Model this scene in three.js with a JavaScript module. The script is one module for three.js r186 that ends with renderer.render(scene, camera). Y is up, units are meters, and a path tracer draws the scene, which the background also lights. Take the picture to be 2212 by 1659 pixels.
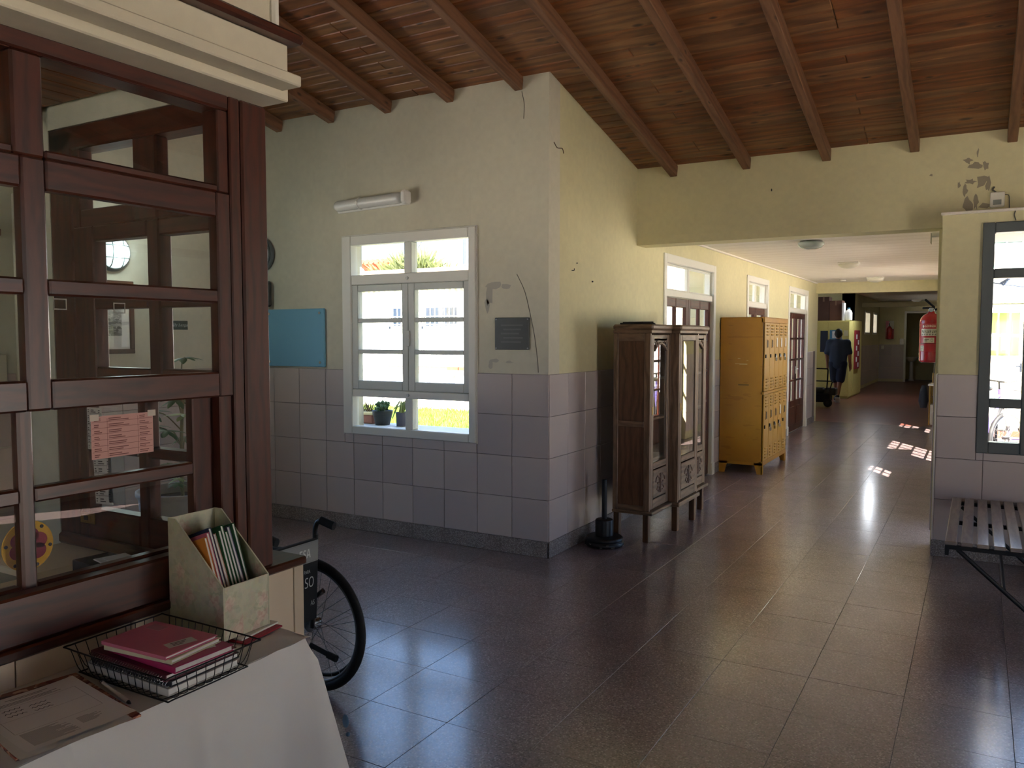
import * as THREE from 'three';
import { mergeGeometries, toCreasedNormals } from 'three/addons/utils/BufferGeometryUtils.js';
import { MarchingCubes } from 'three/addons/objects/MarchingCubes.js';
import { RectAreaLightUniformsLib } from 'three/addons/lights/RectAreaLightUniformsLib.js';

// ---------------------------------------------------------------- camera, sky, sun, exposure
const scene = new THREE.Scene();
const renderer = new THREE.WebGLRenderer();
renderer.toneMapping = THREE.LinearToneMapping;
renderer.toneMappingExposure = 5.4;
renderer.shadowMap.enabled = true;
RectAreaLightUniformsLib.init();

const D2R = Math.PI / 180;
const camera = new THREE.PerspectiveCamera(2 * Math.atan(829.5 / 1750) / D2R, 4 / 3, 0.05, 300);
camera.position.set(0, 1.575, 0);
camera.rotation.order = 'YXZ';
camera.rotation.set(-3.352 * D2R, 29.95 * D2R, 0);
scene.add(camera);

const SUN = new THREE.Vector3(0.463, 1, 0.8).normalize();
{ // clear afternoon air: pale at the horizon, blue overhead
  const w = 512, h = 256, d = new Float32Array(w * h * 4);
  for (let j = 0; j < h; j++) for (let i = 0; i < w; i++) {
    const el = ((j + 0.5) / h - 0.5) * Math.PI, az = ((i + 0.5) / w - 0.5) * 2 * Math.PI, dir = new THREE.Vector3(Math.cos(el) * Math.cos(az), Math.sin(el), Math.cos(el) * Math.sin(az));
    const t = Math.pow(Math.max(0, Math.sin(el)), 0.55), g = 0.35 * Math.pow(Math.max(0, dir.dot(SUN)), 6), k = (j * w + i) * 4;
    d[k] = 0.44 + (0.21 - 0.44) * t + g; d[k + 1] = 0.65 + (0.39 - 0.65) * t + g; d[k + 2] = 0.97 + (0.80 - 0.97) * t + g * 0.9; d[k + 3] = 1;
  }
  const sky = new THREE.DataTexture(d, w, h, THREE.RGBAFormat, THREE.FloatType); sky.mapping = THREE.EquirectangularReflectionMapping; sky.magFilter = THREE.LinearFilter; sky.needsUpdate = true;
  scene.background = sky; scene.backgroundIntensity = 0.85;
}

const sun = new THREE.DirectionalLight(0xfff5e8, 15);
sun.position.copy(SUN).multiplyScalar(40).add(new THREE.Vector3(-4, 0, -10));
sun.target.position.set(-4, 0, -10);
sun.castShadow = true;
sun.shadow.mapSize.set(4096, 4096);
Object.assign(sun.shadow.camera, { left: -30, right: 30, top: 30, bottom: -30, near: 1, far: 90 });
scene.add(sun, sun.target);

// ---------------------------------------------------------------- helpers
let seed = 7;
const rnd = () => { seed = (seed * 1664525 + 1013904223) >>> 0; return seed / 4294967296; };
const rr = (a, b) => a + (b - a) * rnd();
const used = new Map();
function numbered(n) { const k = used.get(n) ?? 0; used.set(n, k + 1); return k ? n + '_' + String(k).padStart(3, '0') : n; }
const shade = (m) => { m.castShadow = m.receiveShadow = true; return m; };

function put(name, geo, m, parent) {                       // a part under its parent
  if (Array.isArray(geo)) geo = merge(geo);
  const o = shade(new THREE.Mesh(geo, m)); o.name = name; parent.add(o); return o;
}
function merge(list) {
  return mergeGeometries(list.map((g) => {
    const q = g.index ? g.toNonIndexed() : g.clone();
    for (const k of Object.keys(q.attributes)) if (!['position', 'normal', 'uv'].includes(k)) q.deleteAttribute(k);
    if (!q.attributes.uv) q.setAttribute('uv', new THREE.Float32BufferAttribute(new Float32Array(q.attributes.position.count * 2), 2));
    return q;
  }));
}
function thing(name, label, category, [x, y, z] = [0, 0, 0], turn = 0, group) {
  const o = new THREE.Group(); o.name = numbered(name); o.position.set(x, y, z); o.rotation.y = turn;
  o.userData = { label, category }; if (group) o.userData.group = group;
  scene.add(o); return o;
}
function one(name, geo, m, label, category, group) {        // a thing that is one mesh
  if (Array.isArray(geo)) geo = merge(geo);
  const o = shade(new THREE.Mesh(geo, m)); o.name = numbered(name); o.userData = { label, category };
  if (group) o.userData.group = group; scene.add(o); return o;
}
function structure(name, geo, m, label, category = 'wall') {
  let o;
  if (geo) { if (Array.isArray(geo)) geo = merge(geo); o = shade(new THREE.Mesh(geo, m)); } else o = new THREE.Group();
  o.name = name; o.userData = { kind: 'structure', label, category }; scene.add(o); return o;
}

// chamfered box between corners, uv in metres with u along the longest side
const V = (x, y, z) => new THREE.Vector3(x, y, z);
function chamferBox(w, h, d, c) {
  const H = [w / 2, h / 2, d / 2], P = [];
  const vert = (s, ax) => [0, 1, 2].map((i) => s[i] * (H[i] - (i === ax ? 0 : c)));
  const quad = (a, b, e, f, n) => {
    const u = [b[0] - a[0], b[1] - a[1], b[2] - a[2]], v = [e[0] - a[0], e[1] - a[1], e[2] - a[2]];
    const cr = [u[1] * v[2] - u[2] * v[1], u[2] * v[0] - u[0] * v[2], u[0] * v[1] - u[1] * v[0]];
    const ok = cr[0] * n[0] + cr[1] * n[1] + cr[2] * n[2] > 0;
    if (f) { if (ok) P.push(...a, ...b, ...e, ...a, ...e, ...f); else P.push(...a, ...e, ...b, ...a, ...f, ...e); }
    else if (ok) P.push(...a, ...b, ...e); else P.push(...a, ...e, ...b);
  };
  for (let ax = 0; ax < 3; ax++) for (const s of [-1, 1]) {
    const i = (ax + 1) % 3, j = (ax + 2) % 3, q = [[-1, -1], [1, -1], [1, 1], [-1, 1]].map(([p, r]) => { const t = [0, 0, 0]; t[ax] = s; t[i] = p; t[j] = r; return vert(t, ax); });
    const n = [0, 0, 0]; n[ax] = s; quad(...q, n);
  }
  if (c > 0) {
    for (let ax = 0; ax < 3; ax++) { const i = (ax + 1) % 3, j = (ax + 2) % 3; for (const p of [-1, 1]) for (const r of [-1, 1]) {
      const t0 = [0, 0, 0], t1 = [0, 0, 0]; t0[ax] = -1; t1[ax] = 1; t0[i] = t1[i] = p; t0[j] = t1[j] = r;
      const n = [0, 0, 0]; n[i] = p; n[j] = r; quad(vert(t0, i), vert(t1, i), vert(t1, j), vert(t0, j), n);
    } }
    for (const a of [-1, 1]) for (const b of [-1, 1]) for (const e of [-1, 1]) { const t = [a, b, e]; quad(vert(t, 0), vert(t, 1), vert(t, 2), null, t); }
  }
  const g = new THREE.BufferGeometry();
  g.setAttribute('position', new THREE.Float32BufferAttribute(P, 3)); g.computeVertexNormals();
  return g;
}
function boxUV(g, dims, ou = 0, ov = 0) {                   // metres; the longest side runs along u
  const p = g.attributes.position, n = g.attributes.normal, uv = new Float32Array(p.count * 2);
  for (let i = 0; i < p.count; i++) {
    const N = [Math.abs(n.getX(i)), Math.abs(n.getY(i)), Math.abs(n.getZ(i))], Q = [p.getX(i), p.getY(i), p.getZ(i)];
    const ax = N.indexOf(Math.max(...N)); let a = (ax + 1) % 3, b = (ax + 2) % 3;
    if (dims[b] > dims[a]) [a, b] = [b, a];
    uv[2 * i] = Q[a] + ou; uv[2 * i + 1] = Q[b] + ov;
  }
  g.setAttribute('uv', new THREE.BufferAttribute(uv, 2)); return g;
}
const boxCache = new Map();
function box(x0, x1, y0, y1, z0, z1, c = 0.003) {
  const w = x1 - x0, h = y1 - y0, d = z1 - z0, g = chamferBox(w, h, d, Math.min(c, w / 3, h / 3, d / 3));
  boxUV(g, [w, h, d], rr(0, 3), rr(0, 3)); g.translate((x0 + x1) / 2, (y0 + y1) / 2, (z0 + z1) / 2); return g;
}
function sharedBox(w, h, d, c, variant = 0) {               // centred, cached
  const k = [w.toFixed(4), h.toFixed(4), d.toFixed(4), c, variant].join();
  if (!boxCache.has(k)) boxCache.set(k, boxUV(chamferBox(w, h, d, c), [w, h, d], variant * 0.61, variant * 0.37));
  return boxCache.get(k);
}
// slab on a plane: 'z' planes run along x, 'x' planes run along z; a is the run, d the depth axis
const slab = (pl, a0, a1, y0, y1, d0, d1, c) => pl === 'z' ? box(Math.min(a0, a1), Math.max(a0, a1), y0, y1, Math.min(d0, d1), Math.max(d0, d1), c) : box(Math.min(d0, d1), Math.max(d0, d1), y0, y1, Math.min(a0, a1), Math.max(a0, a1), c);
function holed(pl, a0, a1, y0, y1, d0, d1, holes = [], c = 0) {   // a wall with openings, as boxes
  const A = [...new Set([a0, a1, ...holes.flatMap((h) => [h[0], h[1]])])].filter((v) => v >= a0 && v <= a1).sort((p, q) => p - q), out = [];
  for (let i = 0; i + 1 < A.length; i++) {
    const m = (A[i] + A[i + 1]) / 2, hs = holes.filter((h) => m > h[0] && m < h[1]).sort((p, q) => p[2] - q[2]); let y = y0;
    for (const h of hs) { if (h[2] > y) out.push(slab(pl, A[i], A[i + 1], y, h[2], d0, d1, c)); y = Math.max(y, h[3]); }
    if (y < y1) out.push(slab(pl, A[i], A[i + 1], y, y1, d0, d1, c));
  }
  return out;
}
function tube(pts, r, seg = 8, len = 0, closed = false) {
  const c = new THREE.CatmullRomCurve3(pts.map((p) => p.isVector3 ? p : V(...p)), closed, 'catmullrom', 0.4);
  return new THREE.TubeGeometry(c, len || Math.max(2, pts.length * 4), r, seg, closed);
}
function rod(a, b, r, seg = 8, r2 = r) {
  const A = V(...a), B = V(...b), d = B.clone().sub(A), g = new THREE.CylinderGeometry(r2, r, d.length(), seg);
  g.applyQuaternion(new THREE.Quaternion().setFromUnitVectors(V(0, 1, 0), d.normalize())); g.translate(...A.add(B).multiplyScalar(0.5).toArray()); return g;
}
const lathe = (pts, seg = 24) => new THREE.LatheGeometry(pts.map(([r, y]) => new THREE.Vector2(r, y)), seg);
const moved = (g, x, y, z, rx = 0, ry = 0, rz = 0) => { g = g.clone(); if (rx) g.rotateX(rx); if (ry) g.rotateY(ry); if (rz) g.rotateZ(rz); return g.translate(x, y, z); };
const quadUV01 = (w, h) => new THREE.PlaneGeometry(w, h);

// ---------------------------------------------------------------- textures
function hash(x, y, s) { let h = Math.imul(x | 0, 0x9E3779B1) ^ Math.imul((y | 0) + 77, 0x85EBCA77) ^ Math.imul((s | 0) + 13, 0xC2B2AE3D); h ^= h >>> 15; h = Math.imul(h, 0x2C1B3C6D); h ^= h >>> 12; h = Math.imul(h, 0x297A2D39); h ^= h >>> 15; return (h >>> 0) / 4294967296; }
function vn(x, y, px, py, s) {                              // periodic value noise
  const xi = Math.floor(x), yi = Math.floor(y), fx = x - xi, fy = y - yi, u = fx * fx * (3 - 2 * fx), v = fy * fy * (3 - 2 * fy), w = (a, p) => ((a % p) + p) % p;
  const a = hash(w(xi, px), w(yi, py), s), b = hash(w(xi + 1, px), w(yi, py), s), c = hash(w(xi, px), w(yi + 1, py), s), d = hash(w(xi + 1, px), w(yi + 1, py), s);
  return a + (b - a) * u + (c - a) * v + (a - b - c + d) * u * v;
}
function fbm(x, y, px, py, o, s) { let t = 0, a = 0.5, n = 0; for (let i = 0; i < o; i++) { t += a * vn(x, y, px, py, s + i); n += a; x *= 2; y *= 2; px *= 2; py *= 2; a *= 0.5; } return t / n; }
function tex(w, h, sx, sy, fn, srgb = true) {               // fn(u, v) in 0..1 -> [r,g,b] 0..255 or a number; sx, sy metres
  const d = new Uint8Array(w * h * 4);
  for (let j = 0; j < h; j++) for (let i = 0; i < w; i++) {
    const c = fn(i / w, j / h), k = (j * w + i) * 4;
    if (typeof c === 'number') d[k] = d[k + 1] = d[k + 2] = Math.max(0, Math.min(255, c)); else for (let q = 0; q < 3; q++) d[k + q] = Math.max(0, Math.min(255, c[q]));
    d[k + 3] = 255;
  }
  const t = new THREE.DataTexture(d, w, h); t.wrapS = t.wrapT = THREE.RepeatWrapping; t.magFilter = THREE.LinearFilter; t.minFilter = THREE.LinearMipmapLinearFilter; t.generateMipmaps = true;
  t.repeat.set(1 / sx, 1 / sy); if (srgb) t.colorSpace = THREE.SRGBColorSpace; t.needsUpdate = true; return t;
}
function paint(w, h, draw) {                                // flat print
  const c = document.createElement('canvas'); c.width = w; c.height = h; draw(c.getContext('2d'), w, h);
  const t = new THREE.CanvasTexture(c); t.colorSpace = THREE.SRGBColorSpace; return t;
}
const mix = (a, b, t) => a.map((v, i) => v + (b[i] - v) * t);
const sat = (v) => Math.max(0, Math.min(1, v));
const hex = (h) => [h >> 16 & 255, h >> 8 & 255, h & 255];

function woodTex(w, h, sx, sy, light, dark, s, { ring = 10, knots = [], contrast = 1 } = {}) {
  const L = hex(light), K = hex(dark);
  return tex(w, h, sx, sy, (u, v) => {
    let kd = 0, bend = 0;
    for (const [ku, kv, kr] of knots) {
      let du = Math.abs(u - ku); du = Math.min(du, 1 - du) * sx; let dv = Math.abs(v - kv); dv = Math.min(dv, 1 - dv) * sy;
      const q = Math.sqrt((du / 2.2) ** 2 + dv * dv) / kr; kd = Math.max(kd, sat(1.25 - q) ); bend += Math.exp(-q * 0.7) * 0.9;
    }
    const n = fbm(u * 6, v * 8, 6, 8, 3, s), f = vn(u * 60, v * h / 3, 60, Math.round(h / 3), s + 9), f2 = fbm(u * 14, v * h / 8, 14, Math.round(h / 8), 3, s + 5);
    const rg = 0.5 + 0.5 * Math.sin((v * ring * 6.283) + n * 9 + bend * 9);
    let t = sat(0.5 * Math.pow(rg, 1.5) + 0.35 * f2 + 0.22 * f - 0.12) * contrast;
    return mix(mix(L, K, sat(t)), [38, 20, 12], sat(kd) * 0.75);
  });
}
const speck = (base, bits, density, s, n) => (u, v) => {    // terrazzo: cells of chips
  let x = u * n, y = v * n, best = 9, id = 0;
  const xi = Math.floor(x), yi = Math.floor(y);
  for (let a = -1; a <= 1; a++) for (let b = -1; b <= 1; b++) {
    const cx = ((xi + a) % n + n) % n, cy = ((yi + b) % n + n) % n, hx = hash(cx, cy, s), hy = hash(cx, cy, s + 1);
    const d = Math.hypot(x - xi - a - hx, y - yi - b - hy); if (d < best) { best = d; id = hash(cx, cy, s + 2); }
  }
  const m = fbm(u * 5, v * 5, 5, 5, 4, s + 7) - 0.5, e = hash(Math.floor(u * 4096), Math.floor(v * 4096), s + 3) - 0.5;
  let c = base; if (id < density && best < 0.42) c = bits[Math.floor(id / density * bits.length)];
  return c.map((q) => q + m * 26 + e * 10);
};
// ---------------------------------------------------------------- materials
const std = (o) => new THREE.MeshStandardMaterial(o);
const phy = (o) => new THREE.MeshPhysicalMaterial(o);
const flat = (color, roughness = 0.6, metalness = 0, more = {}) => std({ color, roughness, metalness, ...more });

const T = {};
T.floor = tex(1024, 1024, 1.6, 1.6, speck([124, 107, 108], [[154, 138, 136], [98, 78, 79], [113, 93, 94], [174, 160, 155], [83, 68, 69], [138, 115, 114]], 0.8, 11, 190));
T.floorRough = tex(512, 512, 1.6, 1.6, (u, v) => 56 + 44 * fbm(u * 6, v * 6, 6, 6, 5, 31) + 14 * fbm(u * 60, v * 60, 60, 60, 2, 33), false);
T.floorBump = tex(512, 512, 0.8, 0.8, (u, v) => 128 + 100 * (fbm(u * 90, v * 90, 90, 90, 2, 37) - 0.5) + 60 * (fbm(u * 12, v * 12, 12, 12, 2, 35) - 0.5), false);
T.skirt = tex(512, 512, 0.8, 0.8, speck([138, 128, 122], [[166, 158, 150], [104, 94, 92], [122, 108, 104], [180, 172, 164]], 0.8, 51, 110));
const knots = (n, s, r0, r1) => Array.from({ length: n }, (_, i) => [hash(i, 1, s), hash(i, 2, s), r0 + (r1 - r0) * hash(i, 3, s)]);
T.pine = woodTex(2048, 512, 3.2, 0.8, 0x9a6b42, 0x5e3d22, 3, { ring: 9, knots: knots(26, 5, 0.008, 0.02), contrast: 1.05 });
T.pineB = woodTex(1024, 512, 2.4, 0.8, 0x93643c, 0x56361e, 23, { ring: 8, knots: knots(16, 29, 0.008, 0.022) });
T.rafter = woodTex(1024, 256, 2.4, 0.4, 0x886044, 0x5e3e29, 43, { ring: 6, knots: knots(6, 49, 0.006, 0.012) });
T.dark = woodTex(1024, 256, 1.2, 0.3, 0x5a2a17, 0x32160a, 63, { ring: 7 });
T.oak = woodTex(1024, 512, 1.2, 0.4, 0x8a6e56, 0x57432f, 83, { ring: 7, contrast: 1.1 });
T.slat = woodTex(512, 256, 1.2, 0.3, 0x9a8877, 0x6d5b4e, 93, { ring: 5 });
T.plaster = tex(512, 512, 2, 2, (u, v) => 220 + 14 * (fbm(u * 4, v * 4, 4, 4, 5, 71) - 0.5) + 8 * (fbm(u * 60, v * 60, 60, 60, 2, 73) - 0.5));
T.plasterBump = tex(512, 512, 1, 1, (u, v) => 128 + 120 * (fbm(u * 10, v * 10, 10, 10, 5, 75) - 0.5), false);
T.grass = tex(512, 512, 1.5, 1.5, (u, v) => mix([52, 70, 24], [92, 108, 42], sat(fbm(u * 30, v * 30, 30, 30, 4, 77) * 1.5 - 0.25)));
T.paving = tex(512, 512, 2, 2, (u, v) => mix([205, 199, 188], [228, 222, 212], fbm(u * 12, v * 12, 12, 12, 4, 79)));  // made extra pale so the sunlit ground bounces more light indoors
T.cloth = tex(512, 512, 0.12, 0.12, (u, v) => 128 + 60 * Math.sin(u * 6.283 * 60) * Math.sin(v * 6.283 * 60), false);
T.steelWear = tex(512, 512, 1.5, 1.5, (u, v) => { const n = fbm(u * 5, v * 5, 5, 5, 5, 81), s = fbm(u * 40, v * 8, 40, 8, 3, 85); return mix([196, 142, 46], [176, 122, 38], sat(n * 1.4 - 0.2) + (s > 0.72 ? 0.6 : 0)); });
T.farFloor = tex(512, 512, 1.6, 1.6, speck([104, 58, 50], [[128, 82, 72], [80, 40, 36], [116, 66, 56]], 0.7, 91, 120));

const M = {
  floor: phy({ map: T.floor, roughnessMap: T.floorRough, roughness: 1, bumpMap: T.floorBump, bumpScale: 0.00015, specularIntensity: 1, ior: 1.6, clearcoat: 1, clearcoatRoughness: 0.16 }),
  farFloor: std({ map: T.farFloor, roughness: 0.28 }),
  grout: flat(0x3e3331, 0.9),
  tileGrout: flat(0x7d726c, 0.95),
  skirt: std({ map: T.skirt, roughness: 0.5 }),
  wallA: std({ map: T.plaster, color: 0xf6efd6, roughness: 0.85, bumpMap: T.plasterBump, bumpScale: 0.0015 }),  // greyer than wallB: sky light and glare mixed into the paint colour
  wallB: std({ map: T.plaster, color: 0xfcf2c0, roughness: 0.8, bumpMap: T.plasterBump, bumpScale: 0.0015 }),
  beam: std({ map: T.plaster, color: 0xf5ead0, roughness: 0.7 }),
  boothWall: std({ map: T.plaster, color: 0xeef0d8, roughness: 0.85 }),
  whiteWall: std({ map: T.plaster, color: 0xffffff, roughness: 0.9 }),
  creamWall: std({ map: T.plaster, color: 0xfff0c4, roughness: 0.9 }),
  tiles: [0xc6b8b1, 0xc2b4ae, 0xcabcb4, 0xbfb1ab].map((c) => std({ color: c, roughness: 0.32 })),
  boothTiles: [0xd2bfa6, 0xcdbaa1, 0xd6c3aa].map((c) => std({ color: c, roughness: 0.3 })),
  pines: [[T.pine, 0xffffff], [T.pineB, 0xffffff], [T.pine, 0xf0dcc8], [T.pineB, 0xffe8d0], [T.pine, 0xe8c8ac]].map(([map, color]) => std({ map, color, roughness: 0.45 })),
  rafter: std({ map: T.rafter, roughness: 0.55 }),
  dark: phy({ map: T.dark, color: 0xf0e0d8, roughness: 0.38, clearcoat: 0.3, clearcoatRoughness: 0.3 }),
  darkSill: phy({ map: T.dark, color: 0xe8d8c8, roughness: 0.28, clearcoat: 0.5, clearcoatRoughness: 0.2 }),
  doorWood: std({ map: T.dark, color: 0xffe0d0, roughness: 0.4 }),
  oak: std({ map: T.oak, roughness: 0.42 }),
  oakDark: std({ map: T.oak, color: 0xcdb49c, roughness: 0.42 }),
  slat: phy({ map: T.slat, roughness: 0.3, clearcoat: 0.5, clearcoatRoughness: 0.25 }),
  glass: phy({ color: 0xffffff, transmission: 1, thickness: 0, roughness: 0, ior: 1.5, specularIntensity: 1 }),
  white: flat(0xe9e6da, 0.5), whiteGloss: flat(0xf0eee8, 0.25), pvc: flat(0xf2ebdf, 0.45), pvcB: flat(0xebe3d6, 0.45),
  greyFrame: flat(0x5e6564, 0.45), black: flat(0x0e0f11, 0.45), blackMatte: flat(0x141517, 0.85), rubber: flat(0x121316, 0.7),
  chrome: flat(0xc4c6c8, 0.2, 1), steel: flat(0x8a8c8e, 0.35, 1), darkSteel: flat(0x2c2c2e, 0.4, 0.8), brass: flat(0xa98a4c, 0.35, 0.9),
  locker: std({ map: T.steelWear, roughness: 0.33 }), lockerDoor: std({ color: 0xc2913a, roughness: 0.3 }), lockerDark: flat(0x3a2b16, 0.6),
  red: phy({ color: 0xb01824, roughness: 0.25, clearcoat: 0.6 }), blue: flat(0x3f86a6, 0.75), bluePaint: flat(0x7cb4cf, 0.8),
  navy: flat(0x3d4a62, 0.95), shorts: flat(0x242d44, 0.9), skin: flat(0xa8755a, 0.6), hair: flat(0x14100e, 0.7), shoe: flat(0x15161a, 0.6),
  leaf: phy({ color: 0x3f6b34, roughness: 0.5, transmission: 0.25, thickness: 0, side: THREE.DoubleSide }),
  leafPale: phy({ color: 0xa8b56a, roughness: 0.5, transmission: 0.25, thickness: 0, side: THREE.DoubleSide }),
  yucca: phy({ color: 0x667040, roughness: 0.5, transmission: 0.2, thickness: 0, side: THREE.DoubleSide }),
  twig: flat(0x5c4632, 0.9), soil: flat(0x35291f, 1), concrete: std({ map: T.paving, color: 0xa8a49a, roughness: 0.85 }), terracotta: flat(0x8a3420, 0.8),
  paving: std({ map: T.paving, roughness: 0.95 }), grass: std({ map: T.grass, roughness: 1 }), blade: flat(0x8fae3e, 0.8),
  paper: flat(0xe9e6e0, 0.85), yellowWall: std({ map: T.plaster, color: 0xf4e58a, roughness: 0.7 }), cardboard: flat(0x6b4a38, 0.9),
  cream: flat(0xe5ddc0, 0.5), roofTile: flat(0x8c3a20, 0.8), roofSheet: flat(0x9aa0a2, 0.5, 0.3), turquoise: flat(0x8fd6c4, 0.8), curtain: flat(0xdfe8e2, 0.9),
  clothWhite: phy({ color: 0xdcd8d4, roughness: 0.8, sheen: 0.3, bumpMap: T.cloth, bumpScale: 0.0002 }),
};

// ---------------------------------------------------------------- field of wall tiles: each tile its own piece
function tileField(parent, pl, face, dir, aLines, yLines, holes, mats, th = 0.008, gap = 0.0035) {
  let k = 0;
  for (let i = 0; i + 1 < aLines.length; i++) for (let j = 0; j + 1 < yLines.length; j++) {
    const r = [Math.min(aLines[i], aLines[i + 1]), Math.max(aLines[i], aLines[i + 1]), Math.min(yLines[j], yLines[j + 1]), Math.max(yLines[j], yLines[j + 1])];
    let parts = [r];
    for (const h of holes) parts = parts.flatMap((p) => {
      if (h[0] >= p[1] || h[1] <= p[0] || h[2] >= p[3] || h[3] <= p[2]) return [p];
      const out = [], a0 = Math.max(p[0], h[0]), a1 = Math.min(p[1], h[1]);
      if (h[0] > p[0]) out.push([p[0], h[0], p[2], p[3]]); if (h[1] < p[1]) out.push([h[1], p[1], p[2], p[3]]);
      if (h[2] > p[2]) out.push([a0, a1, p[2], h[2]]); if (h[3] < p[3]) out.push([a0, a1, h[3], p[3]]);
      return out;
    });
    for (const p of parts) {
      const w = p[1] - p[0] - gap, h = p[3] - p[2] - gap; if (w < 0.012 || h < 0.012) continue;
      const g = pl === 'z' ? sharedBox(w, h, th, 0.002) : sharedBox(th, h, w, 0.002);
      const t = put('tile', g, mats[(k++ * 7 + Math.floor(rnd() * 3)) % mats.length], parent), a = (p[0] + p[1]) / 2, y = (p[2] + p[3]) / 2, d = face + dir * th / 2;
      t.position.set(pl === 'z' ? a : d, y, pl === 'z' ? d : a);
    }
  }
}
const run = (a, step, n) => Array.from({ length: n + 1 }, (_, i) => a + step * i);
const TY = [0.115, 0.413, 0.711, 1.009, 1.307];            // wall tile courses

// ---------------------------------------------------------------- floor: 40 cm terrazzo tiles
{
  const slabG = [box(-6, 3.6, -0.3, -0.003, -15.86, 3.6, 0)];
  const floor = structure('floor', slabG, M.grout, 'dark joints and slab under the terrazzo floor', 'floor');
  const G = [0, 1, 2, 3, 4, 5].map((v) => { const g = chamferBox(0.3984, 0.012, 0.3984, 0.0008); boxUV(g, [0.3984, 0.012, 0.3984], v * 0.43, v * 0.71); return g; });
  const cells = [], fwd = V(-Math.sin(29.95 * D2R), 0, -Math.cos(29.95 * D2R)), side = V(-fwd.z, 0, fwd.x);
  for (let i = -14; i < 11; i++) for (let j = -37; j < 9; j++) {
    const x = -0.64 + 0.4 * i + 0.2, z = -3.46 + 0.4 * j + 0.2;
    if (x < -5.6 || x > 3.2 || z > 3.1 || z < -15.7) continue;
    if (z < -6.7 && (x < -2.7 || x > -0.2)) continue;
    if (x < -2.6 && z < -5.1) continue;
    const d = x * fwd.x + z * fwd.z, s = x * side.x + z * side.z;
    const seen = d > 1.2 && Math.abs(s) < d * 0.64 + 0.3;
    cells.push({ x, z, key: (seen ? 0 : 1000) + Math.hypot(x, z) });
  }
  cells.sort((a, b) => a.key - b.key);
  const rest = [];
  cells.forEach((c, i) => {
    const v = Math.floor(hash(i, 3, 5) * 6), dy = (hash(i, 4, 5) - 0.5) * 0.0008, rot = Math.floor(hash(i, 5, 5) * 4) * Math.PI / 2;
    if (i < 300) { const t = put('floor_tile', G[v], M.floor, floor); t.position.set(c.x, -0.006 + dy, c.z); t.rotation.y = rot; }
    else { const g = G[v].clone(); g.rotateY(rot); g.translate(c.x, -0.006 + dy, c.z); rest.push(g); }
  });
  const r = put('floor_tiles', rest, M.floor, floor); r.userData = { kind: 'stuff' };
  structure('floor_far', [box(-6.5, 2.5, -0.3, -0.002, -31.6, -15.86, 0)], M.farFloor, 'dark red terrazzo floor of the far room', 'floor');
}

// ---------------------------------------------------------------- the hall walls
const zA = -5.05, xB = -2.615, zC = -6.72, zD = -6.51, xE = -1.95, xL = -5.65, xR = -0.28, SL = 0.2216;
const ceilY = (z) => 3.389 + SL * (z - zA);                 // underside of the boards on the sloping ceiling
const WA = [-4.488, -3.208, 0.786, 2.379];
{
  const h = [[WA[0] + 0.05, WA[1] - 0.05, WA[2] + 0.05, WA[3] - 0.05]];
  const w = structure('wall_back', holed('z', xL - 0.3, xB, 0, 3.46, zA - 0.17, zA, h), M.wallA, 'pale cream back wall with the white window');
  tileField(w, 'z', zA, 1, run(xB + 0.006, -0.2975, 11), TY, [[WA[0], WA[1], WA[2], WA[3]], [-9, xL, 0, 2]], M.tiles);
  put('tile_backing', holed('z', xL, xB, 0.115, 1.307, zA - 0.001, zA + 0.002, [[WA[0], WA[1], WA[2], WA[3]]]), M.tileGrout, w);
  structure('baseboard_back', [box(xL, xB + 0.012, 0, 0.115, zA, zA + 0.012, 0.003)], M.skirt, 'grey terrazzo baseboard under the back wall', 'baseboard');
  // stains and cracks in the paint, thin crusts of lifted paint
  const stain = (list, m, d) => list.map(([u, v, a, b], i) => { const g = new THREE.CircleGeometry(1, 9); const p = g.attributes.position; for (let k = 1; k < p.count; k++) { const q = 0.65 + 0.6 * hash(k, i, 3); p.setXY(k, p.getX(k) * a * q, p.getY(k) * b * q); } p.setXY(p.count - 1, p.getX(1), p.getY(1)); g.translate(u, v, d); return g; });
  put('peeled_paint', stain([[-3.06, 1.95, 0.07, 0.03], [-3.1, 1.87, 0.03, 0.07], [-2.96, 1.93, 0.05, 0.02], [-3.12, 1.8, 0.02, 0.06], [-3.05, 1.40, 0.04, 0.015], [-3.09, 1.37, 0.02, 0.03], [-2.93, 1.39, 0.03, 0.01]], null, zA + 0.0015), flat(0xb9b4a6, 0.9), w);
  put('crack', [tube([[-2.87, 2.02, zA], [-2.8, 1.88, zA], [-2.73, 1.6, zA], [-2.7, 1.4, zA], [-2.695, 1.32, zA]], 0.0025, 5), tube([[-2.83, 3.29, zA], [-2.81, 3.2, zA], [-2.815, 3.1, zA]], 0.0025, 5)], flat(0x6d675b, 1), w);
}
const BD = [[-9.148, -7.414], [-11.826, -10.591], [-14.888, -13.239]];   // doors in the left corridor wall
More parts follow.
